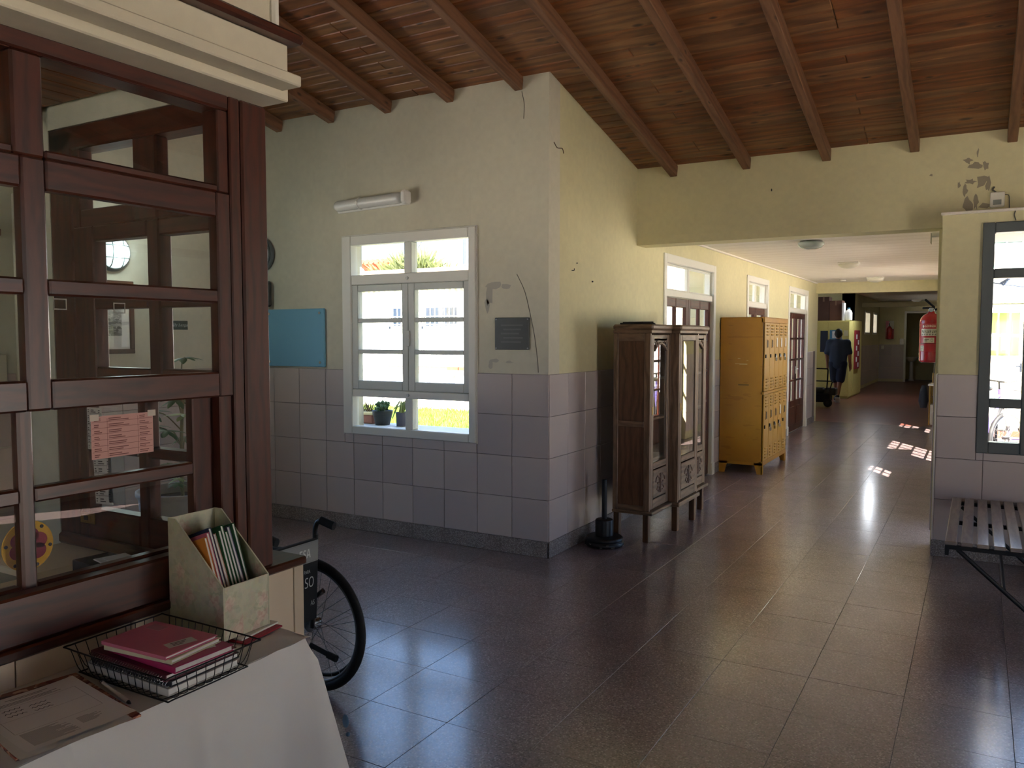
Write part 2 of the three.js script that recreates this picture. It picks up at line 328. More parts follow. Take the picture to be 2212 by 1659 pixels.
{
  const h = BD.map(([a, b]) => [a + 0.05, b - 0.05, -1, 2.33]);
  const w = structure('wall_corridor_left', [...holed('x', zC, zA - 0.17, 0, 3.46, xB - 0.3, xB, []), ...holed('x', -15.7, zC, 0, 2.75, xB - 0.3, xB, h)], M.wallB, 'yellow cream wall running down the left of the corridor');
  const hh = BD.map(([a, b]) => [a, b, 0, 2.5]);
  tileField(w, 'x', xB, 1, run(zA - 0.004, -0.2975, 36).filter((v) => v > -15.75), TY, hh, M.tiles);
  put('tile_backing', holed('x', -15.7, zA, 0.115, 1.307, xB - 0.001, xB + 0.002, BD.map(([a, b]) => [a, b, 0, 3])), M.tileGrout, w);
  const seg = [[BD[0][1], zA + 0.012], [BD[1][1], BD[0][0]], [BD[2][1], BD[1][0]], [-15.7, BD[2][0]]];
  structure('baseboard_corridor_left', seg.map(([a, b]) => box(xB, xB + 0.012, 0, 0.115, a, b, 0.003)), M.skirt, 'grey terrazzo baseboard along the left corridor wall', 'baseboard');
  const hook = put('nail', [rod([xB, 2.06, -5.42], [xB + 0.02, 2.06, -5.42], 0.003), rod([xB + 0.02, 2.06, -5.42], [xB + 0.02, 2.075, -5.42], 0.003), rod([xB, 2.0, -5.78], [xB + 0.01, 2.0, -5.78], 0.006), rod([xB, 2.12, -5.5], [xB + 0.01, 2.12, -5.5], 0.004)], M.darkSteel, w);
  put('loose_thread', [tube([[xB + 0.003, 2.93, -5.12], [xB + 0.004, 2.9, -5.17], [xB + 0.004, 2.91, -5.25], [xB + 0.004, 2.88, -5.27]], 0.003, 5)], M.twig, w);
}
{ // header over the corridor mouth and the right wall with its thicker lower part
  const w = structure('wall_header', [box(xB, 3.5, 2.437, 3.1, zC - 0.22, zC, 0), box(xB, xR + 0.03, 2.367, 2.437, zC - 0.22, zC, 0)], M.wallB, 'yellowish header wall above the corridor opening');
  put('alarm_box', [box(0.035, 0.125, 2.485, 2.59, zC, zC + 0.03, 0.006)], M.white, w);
  put('alarm_grille', [box(0.055, 0.105, 2.5, 2.535, zC + 0.03, zC + 0.033, 0.002)], flat(0x8f948c, 0.6), w);
  put('cable', [tube([[0.07, 2.59, zC + 0.01], [0.05, 2.61, zC + 0.01], [0.06, 2.63, zC + 0.008]], 0.006, 6), tube([[0.125, 2.57, zC + 0.006], [0.15, 2.56, zC + 0.006], [0.155, 2.45, zC + 0.006]], 0.003, 6), tube([[0.19, 2.437, zD + 0.006], [0.18, 2.4, zD + 0.006], [0.19, 2.36, zD + 0.006]], 0.004, 6)], flat(0x5c5a50, 0.7), w);
  const bl = [], at = [[-0.11, 2.83, 0.03, 0.03], [-0.06, 2.79, 0.05, 0.03], [0.0, 2.78, 0.02, 0.03], [-0.09, 2.68, 0.035, 0.02], [-0.02, 2.67, 0.04, 0.05], [0.02, 2.66, 0.015, 0.06], [-0.12, 2.62, 0.015, 0.04], [-0.1, 2.52, 0.035, 0.06], [-0.05, 2.53, 0.015, 0.05], [0.0, 2.5, 0.05, 0.02], [-0.05, 2.88, 0.008, 0.03], [-0.16, 2.66, 0.01, 0.03], [-0.34, 2.75, 0.012, 0.008]];
  at.forEach(([x, y, a, b], i) => { const g = new THREE.CircleGeometry(1, 11), p = g.attributes.position; for (let k = 1; k < p.count; k++) { const q = 0.5 + 0.8 * hash(k, i, 13); p.setXY(k, p.getX(k) * a * q, p.getY(k) * b * q); } p.setXY(p.count - 1, p.getX(1), p.getY(1)); bl.push(g.translate(x, y, zC + 0.002)); });
  put('peeled_paint', bl, flat(0x9b917c, 0.95), w);
  put('nail', [moved(new THREE.CylinderGeometry(0.005, 0.005, 0.008, 8), -1.475, 2.74, zC + 0.004, Math.PI / 2), moved(new THREE.CylinderGeometry(0.005, 0.005, 0.008, 8), -1.475, 2.75, zC + 0.004, Math.PI / 2)], M.darkSteel, w);
  const WD = [0.0, 1.3, 0.765, 2.355];
  const d = structure('wall_right_front', holed('z', -0.25, 3.5, 0, 2.437, zD - 0.3, zD, [[WD[0] + 0.03, WD[1] - 0.03, WD[2] + 0.03, WD[3] - 0.03]]), M.wallB, 'wall beside the corridor mouth with the dark framed window');
  tileField(d, 'z', zD, 1, [-0.25, 0.045, ...run(0.3425, 0.2975, 10)], TY, [[WD[0], WD[1], WD[2], WD[3]]], M.tiles);
  put('tile_backing', holed('z', -0.25, 3.5, 0.115, 1.307, zD - 0.001, zD + 0.002, [WD]), M.tileGrout, d);
  put('corner_cap', [box(-0.262, -0.25, 0, 1.307, zD - 0.3, zD + 0.004, 0.003), box(-0.26, 3.4, 2.425, 2.445, zD, zD + 0.02, 0.004)], M.pvcB, d);
  structure('baseboard_right', [box(-0.262, 3.2, 0, 0.115, zD, zD + 0.014, 0.003)], M.skirt, 'terrazzo baseboard below the bench window', 'baseboard');
}
const RD = [[-9.35, -8.68], [-12.07, -10.85], [-14.69, -13.87], [-7.75, -6.85], [-10.6, -9.5], [-13.6, -12.4]];  // later entries: doorway and high windows added to brighten the corridor
{ // right corridor wall (faces the corridor), with its glazed openings, some added for light
  const h = [[RD[0][0], RD[0][1], 0.92, 2.12], [RD[1][0], RD[1][1], -1, 2.1], [RD[2][0], RD[2][1], -1, 2.3], [RD[3][0], RD[3][1], -1, 2.1], [RD[4][0], RD[4][1], 1.55, 2.3], [RD[5][0], RD[5][1], 1.55, 2.3]];
  const w = structure('wall_corridor_right', [...holed('x', -15.9, zD - 0.3, 0, 2.95, xR, xR + 0.16, h)], M.wallB, 'right corridor wall with glazed doors');
  tileField(w, 'x', xR, -1, run(zD - 0.3, -0.2975, 30).filter((v) => v > -15.75), TY, h, M.tiles);
}
{ // far end of the corridor, its ceiling
  structure('wall_corridor_end', [box(xB, xR, 2.36, 2.95, -15.9, -15.7, 0), box(xB - 1.2, xB, 0, 2.95, -15.9, -15.7, 0), box(xR + 0.16, 2.5, 0, 2.95, -15.9, -15.7, 0)], M.wallB, 'yellow lintel across the far end of the corridor');
  const c = structure('ceiling_corridor', [box(xB - 0.3, xR + 0.16, 2.565, 2.75, -15.7, zC - 0.22, 0)], M.pvcB, 'white slatted corridor ceiling', 'ceiling');
  let k = 0; for (let z = zC - 0.23; z > -15.69; z -= 0.1) { const t = put('ceiling_slat', sharedBox(xR - xB - 0.004, 0.012, 0.094, 0.004), k++ % 3 ? M.pvc : M.pvcB, c); t.position.set((xB + xR) / 2, 2.557, z - 0.05); }
  put('cornice', [box(xB, xB + 0.03, 2.535, 2.563, -15.7, zC - 0.22, 0.006)], M.pvc, c);
}
{ // outer walls of the hall that close it: left, behind and right of the camera
  const w = structure('wall_left', [...holed('x', zA, 3.4, 0, 4.4, xL - 0.3, xL, [[-3.25, -1.5, 0.8, 2.3]])], M.wallA, 'cream left wall with the framed picture and round lamp');
  tileField(w, 'x', xL, 1, run(zA + 0.01, 0.2975, 12), TY, [[-3.25, -1.5, 0.8, 2.3]], M.tiles);
  put('tile_backing', holed('x', zA, 3.2, 0.115, 1.307, xL, xL + 0.002, [[-3.25, -1.5, 0.8, 2.3]]), M.tileGrout, w);
  structure('wall_rear', holed('z', xL - 0.3, 3.7, 0, 4.4, 3.4, 3.7, [[-3.0, -2.2, 1.0, 2.2], [0.4, 1.0, 0, 2.1]]), M.wallA, 'rear wall with an unseen entrance added to light the hall');  // entrance and booth window openings are added for the light they bring
  structure('wall_right', holed('x', zC - 0.22, 3.4, 0, 4.4, 3.5, 3.8, [[-3.6, -2.4, 0, 2.2]]), M.wallA, 'right wall with an unseen side doorway added to light the hall');  // unseen side doorway, added to light the hall
}
{ // sloping ceiling: roof, boards, rafters
  const zr = -0.9, yr = ceilY(zr), th = 0.025, len = (z0, z1) => Math.hypot(z1 - z0, SL * (z1 - z0)), ang = Math.atan(SL);
  const slope = (x0, x1, z0, z1, y, h, c) => { const g = box(x0, x1, 0, h, -len(z0, z1) / 2, len(z0, z1) / 2, c); g.rotateX(-ang); g.translate(0, (ceilY(z0) + ceilY(z1)) / 2 + y, (z0 + z1) / 2); return g; };
  const back = (x0, x1, z0, z1, y, h) => { const g = box(x0, x1, 0, h, -len(z0, z1) / 2, len(z0, z1) / 2, 0); g.rotateX(ang); g.translate(0, yr - SL * ((z0 + z1) / 2 - zr) + y, (z0 + z1) / 2); return g; };
  const ceil = structure('ceiling', [slope(xL - 0.4, 3.9, -5.5, zr, 0.05, 0.06, 0), slope(xB - 0.3, 3.9, -7.1, -5.5, 0.05, 0.06, 0), back(xL - 0.4, 3.9, zr, 3.9, 0.03, 0.08)], flat(0x3a2414, 0.9), 'sloping timber ceiling with exposed rafters', 'ceiling');
  const rows = Math.floor(len(zC, zr) / 0.1);
  for (let i = 0; i <= rows; i++) {
    const z = zC + (i + 0.5) * 0.1 * Math.cos(ang); if (z > zr) break;
    const xs = [z < zA + 0.02 ? xB : xL]; const j = hash(i, 8, 2);
    const joints = [-3.72, -2.0, -0.77, 0.46, 1.7].filter((_, q) => hash(i, q, 21) < 0.34);
    for (const q of joints) if (q > xs[xs.length - 1] + 0.5) xs.push(q); xs.push(3.5);
    for (let s = 0; s + 1 < xs.length; s++) {
      const w = xs[s + 1] - xs[s] - 0.002, g = chamferBox(w, 0.018, 0.097, 0.005); boxUV(g, [w, 0.018, 0.097], rr(0, 3.2), Math.floor(rr(0, 8)) * 0.1 + 0.05);
      const t = put('ceiling_board', g, M.pines[Math.floor(rnd() * 5)], ceil);
      t.position.set((xs[s] + xs[s + 1]) / 2, ceilY(z) + 0.012, z); t.rotation.x = -ang;
    }
  }
  const bx = [];
  for (let x = -5.17; x < 3.4; x += 0) { bx.push(x); x = x < -2.5 ? (x < -2.86 ? x + 0.58 : -2.285) : x + 0.611; }
  for (const x of bx) {
    const z0 = x < xB ? zA : zC, r = put('rafter', (() => { const L = len(z0, zr), g = chamferBox(0.062, 0.095, L, 0.004); boxUV(g, [0.062, 0.095, L], rr(0, 3), rr(0, 1)); return g; })(), M.rafter, ceil);
    r.position.set(x, (ceilY(z0) + ceilY(zr)) / 2 - 0.047, (z0 + zr) / 2); r.rotation.x = -ang;
  }
}
// ---------------------------------------------------------------- windows, doors, booth
function pane(parent, pl, a0, a1, y0, y1, d) { return put('pane', [slab(pl, a0, a1, y0, y1, d - 0.002, d + 0.002, 0)], M.glass, parent); }
// a leaf of stiles and rails round a grid of panes; cols and rows are lists of clear spans
function leaf(parent, name, pl, a0, a1, y0, y1, cols, rows, d0, d1, m, glassName = true) {
  const g = []; const cs = cols.slice().sort((p, q) => p[0] - q[0]), rs = rows.slice().sort((p, q) => p[0] - q[0]);
  const A = [a0, ...cs.flat(), a1], Y = [y0, ...rs.flat(), y1];
  for (let i = 0; i < A.length; i += 2) g.push(slab(pl, A[i], A[i + 1], y0, y1, d0, d1, i && i < A.length - 2 ? 0.006 : 0.004));
  for (const c of cs) for (let j = 0; j < Y.length; j += 2) g.push(slab(pl, c[0], c[1], Y[j], Y[j + 1], d0, d1, 0.005));
  const o = put(name, g, m, parent);
  if (glassName) for (const c of cs) for (const r of rs) pane(o, pl, c[0] - 0.004, c[1] + 0.004, r[0] - 0.004, r[1] + 0.004, (d0 + d1) / 2);
  return o;
}
{ // window_1: white window in the back wall
  const w = structure('window_1', null, null, 'white painted wooden window in the back wall', 'window');
  const z = zA, m = flat(0xe6e3d8, 0.5), X = [-4.488, -4.395, -3.868, -3.796, -3.271, -3.208];
  const f0 = z - 0.07, f1 = z + 0.022;
  put('frame', [slab('z', X[0], X[1], 0.786, 2.379, f0, f1, 0.006), slab('z', X[4], X[5], 0.786, 2.379, f0, f1, 0.006), slab('z', X[1], X[4], 2.303, 2.379, f0, f1, 0.006), slab('z', X[1], X[4], 0.786, 0.85, f0, f1, 0.006)], m, w);
  put('inner_bead', [slab('z', X[0] - 0.008, X[5] + 0.008, 2.375, 2.387, z, z + 0.012, 0.003), slab('z', X[0] - 0.008, X[0], 0.78, 2.38, z, z + 0.012, 0.003), slab('z', X[5], X[5] + 0.008, 0.78, 2.38, z, z + 0.012, 0.003)], m, w);
  put('rail', [slab('z', X[1], X[4], 1.988, 2.065, f0, z + 0.015, 0.005), slab('z', X[1], X[4], 1.092, 1.15, f0, z + 0.015, 0.005)], m, w);
  put('mullion', [slab('z', X[2], X[3], 2.065, 2.303, f0, z + 0.01, 0.005), slab('z', X[2], X[3], 0.85, 1.092, f0, z + 0.01, 0.005)], m, w);
  for (const [a, b] of [[X[1], X[2]], [X[3], X[4]]]) { pane(w, 'z', a, b, 2.065, 2.303, z - 0.04); pane(w, 'z', a, b, 0.85, 1.092, z - 0.04); }
  const rows = [[1.222, 1.437], [1.472, 1.685], [1.72, 1.933]], gs = flat(0xcfd0c8, 0.5);
  leaf(w, 'casement', 'z', -4.412, -3.834, 1.152, 1.986, [[-4.336, -3.893]], rows, z - 0.05, z + 0.008, gs);
  leaf(w, 'casement', 'z', -3.832, -3.264, 1.152, 1.986, [[-3.771, -3.322]], rows, z - 0.05, z + 0.008, gs);
  put('latch', [moved(new THREE.CylinderGeometry(0.012, 0.012, 0.012, 12), -3.832, 2.025, z + 0.02, Math.PI / 2), moved(new THREE.CylinderGeometry(0.012, 0.012, 0.012, 12), -3.832, 1.12, z + 0.02, Math.PI / 2), box(-3.85, -3.815, 1.5, 1.62, z + 0.008, z + 0.02, 0.003)], gs, w);
  for (const [x, y] of [[-4.412, 1.84], [-4.412, 1.3], [-3.264, 1.84], [-3.264, 1.3]]) put('hinge', [rod([x, y - 0.04, z + 0.012], [x, y + 0.04, z + 0.012], 0.007)], gs, w);
  put('sill_outside', [box(-4.75, -3.1, 0.79, 0.835, zA - 0.42, zA - 0.171, 0.004), box(-4.43, -3.26, 0.79, 0.835, zA - 0.171, zA - 0.07, 0)], M.whiteWall, w);
}
{ // window_2: dark framed window beside the corridor
  const w = structure('window_2', null, null, 'dark grey framed window above the slatted bench', 'window'), z = zD, m = M.greyFrame;
  const cols = [[0.072, 0.258], [0.335, 0.62], [0.68, 0.965], [1.03, 1.23]];
  leaf(w, 'frame', 'z', 0.0, 1.3, 0.765, 2.355, cols, [[0.843, 1.082], [1.146, 1.975], [2.04, 2.285]], z - 0.08, z + 0.02, m);
}
// glazed double doors; opening [a0,a1] along z; outer white casing, transom, two leaves
function doorset(n, pl, a0, a1, d, out, { cols = 2, label, dark = M.doorWood, open = 0, transom = true, top = 2.37, skip = false }) {
  const w = structure('door_' + n, null, null, label, 'door'), c = 0.075, i0 = a0 + c, i1 = a1 - c, f = d - out * 0.015, b = d + out * 0.1;
  put('casing', [slab(pl, a0, i0, 0, top, f, b, 0.005), slab(pl, i1, a1, 0, top, f, b, 0.005), slab(pl, i0, i1, top - 0.08, top, f, b, 0.005)], M.white, w);
  put('plinth_block', [slab(pl, a0 - 0.01, i0 + 0.005, 0, 0.14, f - out * 0.008, d, 0.004), slab(pl, i1 - 0.005, a1 + 0.01, 0, 0.14, f - out * 0.008, d, 0.004)], M.white, w);
  put('transom_rail', [slab(pl, i0, i1, 1.965, 2.03, d + out * 0.005, d + out * 0.1, 0.005)], M.white, w);
  const m = (i0 + i1) / 2;
  leaf(w, 'transom_light', pl, i0, i1, 2.03, top - 0.08, [[i0 + 0.02, m - 0.03], [m + 0.03, i1 - 0.02]], [[2.045, top - 0.1]], d + out * 0.03, d + out * 0.07, M.white);
  for (const s of [0, 1]) {
    const l0 = s ? m + 0.002 : i0, l1 = s ? i1 : m - 0.002, W = l1 - l0, st = 0.075, mu = 0.03, pw = (W - 2 * st - (cols - 1) * mu) / cols;
    const cs = Array.from({ length: cols }, (_, k) => [l0 + st + k * (pw + mu), l0 + st + k * (pw + mu) + pw]), rs = [0, 1, 2, 3].map((k) => [0.52 + k * 0.345, 0.52 + k * 0.345 + 0.315]);
    const lf = leaf(w, 'door_leaf', pl, l0, l1, 0.01, 1.96, cs, rs, d + out * 0.03, d + out * 0.07, dark);
    put('kick_panel', [slab(pl, l0 + st + 0.02, l1 - st - 0.02, 0.12, 0.42, d + out * 0.022, d + out * 0.032, 0.006)], dark, lf);
    if (s) put('handle', [slab(pl, l0 + 0.03, l0 + 0.05, 0.96, 1.08, d + out * 0.02, d + out * 0.03, 0.002), slab(pl, l0 + 0.02, l0 + 0.13, 1.03, 1.045, d - out * 0.02, d - out * 0.005, 0.004)], M.chrome, lf);
  }
  return w;
}
doorset(1, 'x', BD[0][0], BD[0][1], xB, -1, { cols: 2, label: 'glazed brown double door with white casing behind the wooden display cabinet' });
doorset(2, 'x', BD[1][0], BD[1][1], xB, -1, { cols: 1, label: 'glazed brown double door with white casing behind the yellow lockers' });
doorset(3, 'x', BD[2][0], BD[2][1], xB, -1, { cols: 2, label: 'glazed brown double door with white casing at the corridor end' });
{ // unseen window added to light the left hall behind the booth
  const w = structure('window_10', null, null, 'unseen wide window added to light the left hall behind the booth', 'window');
  leaf(w, 'frame', 'x', -3.25, -1.5, 0.8, 2.3, [[-3.18, -2.41], [-2.34, -1.57]], [[0.87, 2.23]], xL - 0.2, xL - 0.14, M.white);
}
{ // right corridor wall: glazing for the sun patches, and added high windows
  const o = xR + 0.08;
  const w1 = structure('window_3', null, null, 'small paned window in the right corridor wall', 'window');
  leaf(w1, 'frame', 'x', RD[0][0], RD[0][1], 0.92, 2.12, [[RD[0][0] + 0.03, -9.025], [-9.005, RD[0][1] - 0.03]], [[0.97, 1.13], [1.37, 1.58], [1.605, 1.83], [1.855, 2.09]], o - 0.012, o + 0.012, M.doorWood);
  const w2 = structure('door_4', null, null, 'glazed double door in the right corridor wall', 'door'), a = RD[1][0], n = (RD[1][1] - RD[1][0] - 0.09) / 4;
  leaf(w2, 'door_leaf', 'x', RD[1][0], RD[1][1], 0, 2.1, [0, 1, 2, 3].map((k) => [a + 0.045 + k * n + 0.012, a + 0.045 + (k + 1) * n - 0.012]), [[0.42, 0.78], [0.81, 1.2], [1.235, 1.625], [1.66, 2.05]], o - 0.012, o + 0.012, M.doorWood);
  structure('added_canopy', [box(xR + 0.16, xR + 1.36, 2.32, 2.4, -7.55, zD - 0.3, 0.004)], M.whiteWall, 'unseen flat slab added to keep sun out of the added corridor doorway', 'roof');  // unseen slab put in to block direct sun at the added doorway
  for (const [i, k] of [4, 5].entries()) { const [c0, c1] = RD[k], w = structure('window_' + (8 + i), null, null, i ? 'farther unseen high window added to brighten the corridor' : 'nearer unseen high window added to brighten the corridor', 'window'), n = (c1 - c0 - 0.08) / 3;  // unseen high windows, added to brighten the corridor
    leaf(w, 'frame', 'x', c0, c1, 1.55, 2.3, [0, 1, 2].map((q) => [c0 + 0.05 + q * n, c0 + 0.03 + (q + 1) * n]), [[1.6, 2.25]], o - 0.03, o + 0.03, M.white);
    structure('eave_' + (1 + i), [box(xR + 0.16, xR + 0.6, 2.36, 2.42, c0 + 0.05, c1 + 0.7, 0.004)], M.whiteWall, i ? 'short eave added to keep sun out of the farther high window' : 'short eave added to keep sun out of the nearer high window', 'roof'); }  // eaves put in to shut direct sun out of the high windows
  const w3 = structure('door_5', null, null, 'narrow glazed door in the right corridor wall', 'door'), e = RD[2][0];
  leaf(w3, 'door_leaf', 'x', RD[2][0], RD[2][1], 0, 2.3, [[e + 0.04, e + 0.4], [e + 0.42, e + 0.78]], [[1.0, 1.2], [1.42, 1.68], [1.71, 1.96], [1.99, 2.25]], o - 0.012, o + 0.012, M.doorWood);
}
// ---------------------------------------------------------------- reception booth
{
  const lw = structure('wall_booth_low', [box(-2.09, xE, 0, 0.815, -1.972, 3.4, 0)], M.boothWall, 'low tiled wall of the reception booth');
  structure('wall_booth_far', [box(-2.93, -2.09, 0, 0.82, -1.86, -1.75, 0)], M.boothWall, 'low wall below the far booth glazing');
  tileField(lw, 'x', xE, 1, [-1.972, -1.925, ...run(-1.632, 0.3, 7)], [0.115, 0.215, 0.515, 0.815], [], M.boothTiles);
  put('tile_backing', [box(xE, xE + 0.002, 0.1, 0.815, -1.972, 1, 0)], M.tileGrout, lw);
  put('ledge', [box(-2.13, -1.932, 0.815, 0.842, -1.978, 0.4, 0.005)], M.darkSill, lw);
  const w = structure('window_4', null, null, 'dark wooden glazed partition of the reception booth', 'window'), m = M.dark;
  const C = [[-1.65, -1.147], [-1.088, -0.585]], CL = [[-1.585, -1.122], [-1.085, -0.62]];
  put('post', [box(-2.045, xE + 0.006, 0.842, 2.286, -1.842, -1.742, 0.006), box(-2.045, xE + 0.002, 0.842, 2.286, -1.74, -1.70, 0.004)], m, w);
  put('post', [box(-2.045, xE + 0.006, 0.842, 2.286, -0.54, -0.42, 0.006)], m, w);
  put('head_rail', [box(-2.045, xE, 2.243, 2.288, -1.70, -0.54, 0.005)], m, w);
  leaf(w, 'transom_light', 'x', -1.70, -0.54, 2.0, 2.243, [[-1.66, -1.15], [-1.075, -0.58]], [[2.022, 2.24]], -2.02, xE - 0.005, m);
  const up = leaf(w, 'upper_sash', 'x', -1.699, -0.54, 1.396, 2.0, C, [[1.470, 1.674], [1.714, 1.925]], -1.99, xE, m);
  const lo = leaf(w, 'lower_sash', 'x', -1.66, -0.57, 0.842, 1.42, CL, [[0.968, 1.168], [1.206, 1.40]], -2.03, -1.995, m);
  for (const [y, z] of [[1.655, -1.185], [1.65, -1.345]]) put('tape_mark', [box(-1.9735, -1.9725, y - 0.014, y - 0.011, z - 0.017, z + 0.017, 0), box(-1.9735, -1.9725, y + 0.011, y + 0.014, z - 0.017, z + 0.017, 0), box(-1.9735, -1.9725, y - 0.011, y + 0.011, z - 0.017, z - 0.0145, 0), box(-1.9735, -1.9725, y - 0.011, y + 0.011, z + 0.0145, z + 0.017, 0)], flat(0x9a958c, 0.6), up);
  put('sash_channel', [box(-2.04, -1.96, 0.842, 1.42, -1.70, -1.655, 0.004), box(-2.04, -1.96, 0.842, 1.42, -0.58, -0.54, 0.004)], m, w);
  put('apron', [box(-1.994, xE + 0.004, 0.842, 0.962, -1.70, -0.54, 0.006)], m, w);
  put('pull', [box(-1.998, -1.99, 0.9, 0.92, -1.2, -1.16, 0.003)], M.brass, lo);
  // beam over the partition
  const b = structure('trim_1', [box(-2.12, -1.841, 2.286, 2.455, -1.836, 3.4, 0.004)], M.beam, 'cream beam over the booth partition', 'beam');
  put('ledge_moulding', [box(-1.841, -1.761, 2.312, 2.344, -1.81, 3.4, 0.004)], M.beam, b);
  put('wood_capping', [box(-2.12, -1.80, 2.456, 2.486, -1.865, 3.4, 0.008)], M.dark, b);
  const uw = structure('wall_booth_upper', [box(-2.09, xE - 0.01, 2.486, 4.4, -1.89, 3.4, 0)], M.beam, 'upper wall of the booth above the beam');
  put('conduit', [box(-1.97, -1.945, 2.486, 4.2, -1.91, -1.88, 0.008)], M.white, uw);
  // far glazed side of the booth
  const f = structure('window_5', null, null, 'far glazed wooden side of the booth', 'window'), zf = -1.735, zb = -1.79;
  put('jamb', [box(-2.93, -2.80, 0.83, 2.30, zb - 0.03, zf, 0.006)], m, f);
  put('head_rail', [box(-2.93, -2.045, 2.232, 2.315, zb - 0.03, zf, 0.006)], m, f);
  leaf(f, 'transom_light', 'z', -2.80, -2.047, 1.96, 2.232, [[-2.755, -2.46], [-2.34, -2.07]], [[2.02, 2.23]], zb, zf - 0.002, m);
  leaf(f, 'upper_sash', 'z', -2.80, -2.047, 1.396, 1.96, [[-2.688, -2.397], [-2.335, -2.074]], [[1.468, 1.67], [1.712, 1.907]], zb, zf - 0.002, m);
  const fs = leaf(f, 'lower_sash', 'z', -2.80, -2.047, 0.83, 1.396, [[-2.755, -2.47], [-2.42, -2.10]], [[0.96, 1.165], [1.2, 1.37]], zb, zf - 0.002, m);
  put('finger_plate', [box(-2.80, -2.715, 0.905, 0.945, zf, zf + 0.004, 0.002), box(-2.787, -2.735, 0.915, 0.935, zf + 0.004, zf + 0.006, 0.001)], M.brass, fs);
  put('finger_hole', [box(-2.775, -2.75, 0.917, 0.933, zf + 0.006, zf + 0.007, 0.0005)], M.black, fs);
  put('sill_moulding', [box(-2.9, -2.05, 0.822, 0.862, zf, zf + 0.03, 0.008)], m, f);
  structure('wall_booth_header', [box(-3.10, -2.12, 2.315, 2.42, zb - 0.06, zf, 0), box(-3.25, -2.93, 0, 2.42, zb - 0.06, zf, 0)], M.boothWall, 'pale green wall band above the far booth glazing');
  const bl = structure('wall_booth_left', [box(-3.25, -3.10, 0, 2.42, zf, 3.4, 0)], M.boothWall, 'inner left wall of the booth');
  tileField(bl, 'x', -3.10, 1, run(zf + 0.05, 0.2975, 5), [0.9, 1.168, 1.44], [], M.tiles);
  put('door_frame', [box(-3.1, -3.085, 0.8, 2.1, zf + 0.02, zf + 0.045, 0.003)], M.boothWall, bl);
  put('wood_shelf', [box(-3.1, -3.0, 1.93, 1.955, -1.6, -1.0, 0.003)], M.rafter, bl);
  const c = structure('ceiling_booth', [box(-3.25, -2.09, 2.42, 2.486, zb - 0.06, 3.4, 0)], flat(0x5a3a22, 0.9), 'low timber ceiling inside the booth', 'ceiling');
  for (let x = -3.1; x < -2.13; x += 0.1) { const t = put('ceiling_board', box(-0.0485, 0.0485, 0, 0.018, -1.6, 1.6, 0.003), M.pines[Math.floor(rnd() * 5)], c); t.position.set(x + 0.05, 2.392, -0.12); }
}
// ---------------------------------------------------------------- outside
{
  const g = structure('ground', [box(-40, 40, -0.5, -0.32, -45, 30, 0)], M.paving, 'pale paved ground round the building', 'ground');
  const lawn = structure('lawn', [box(-16, -6.0, -0.32, -0.05, -14.6, zA - 1.0, 0)], M.grass, 'sunlit green courtyard lawn', 'lawn');
  structure('courtyard_path', [box(-22, xB - 0.3, -0.32, -0.03, -18, -14.6, 0), box(-16, xB - 0.3, -0.32, -0.03, zA - 1.0, zA - 0.3, 0), box(-6.0, xB - 0.3, -0.32, -0.03, -14.6, zA - 1.0, 0)], M.paving, 'pale paved path round the courtyard lawn widened to bounce light indoors', 'path');  // strip beside the corridor widened to bounce sun through the left doors
  structure('side_yard', [box(xR + 0.16, 12, -0.32, -0.03, -14.9, zD - 0.3, 0)], M.paving, 'pale paved yard with the parked bicycles', 'yard');
  structure('forecourt', [box(3.8, 20, -0.32, -0.03, zD - 0.3, 12, 0), box(-12, 3.8, -0.32, -0.03, 3.7, 12, 0)], M.paving, 'pale paved forecourt outside the added doorways', 'yard');
  // blades of grass
  const bl = new THREE.BufferGeometry(); bl.setAttribute('position', new THREE.Float32BufferAttribute([-0.006, 0, 0, 0.006, 0, 0, 0.004, 0.06, 0.01], 3)); bl.computeVertexNormals();
  const N = 30000, im = new THREE.InstancedMesh(bl, phy({ color: 0x6f8a34, roughness: 0.7, transmission: 0.3, thickness: 0, side: THREE.DoubleSide }), N), m4 = new THREE.Matrix4(), q = new THREE.Quaternion(), e = new THREE.Euler(), col = new THREE.Color();
  for (let i = 0; i < N; i++) { const k = rr(0.8, 2); e.set(rr(-0.4, 0.4), rr(0, 6.28), rr(-0.4, 0.4)); m4.compose(V(rr(-12.5, -6.2), -0.052, rr(-14.6, -9)), q.setFromEuler(e), V(k * 1.6, k, k)); im.setMatrixAt(i, m4); im.setColorAt(i, col.setHSL(rr(0.17, 0.26), 0.6, rr(0.35, 0.7))); }
  im.name = 'grass'; im.userData = { label: 'short grass blades of the courtyard lawn', category: 'grass', kind: 'stuff' }; scene.add(im);
}
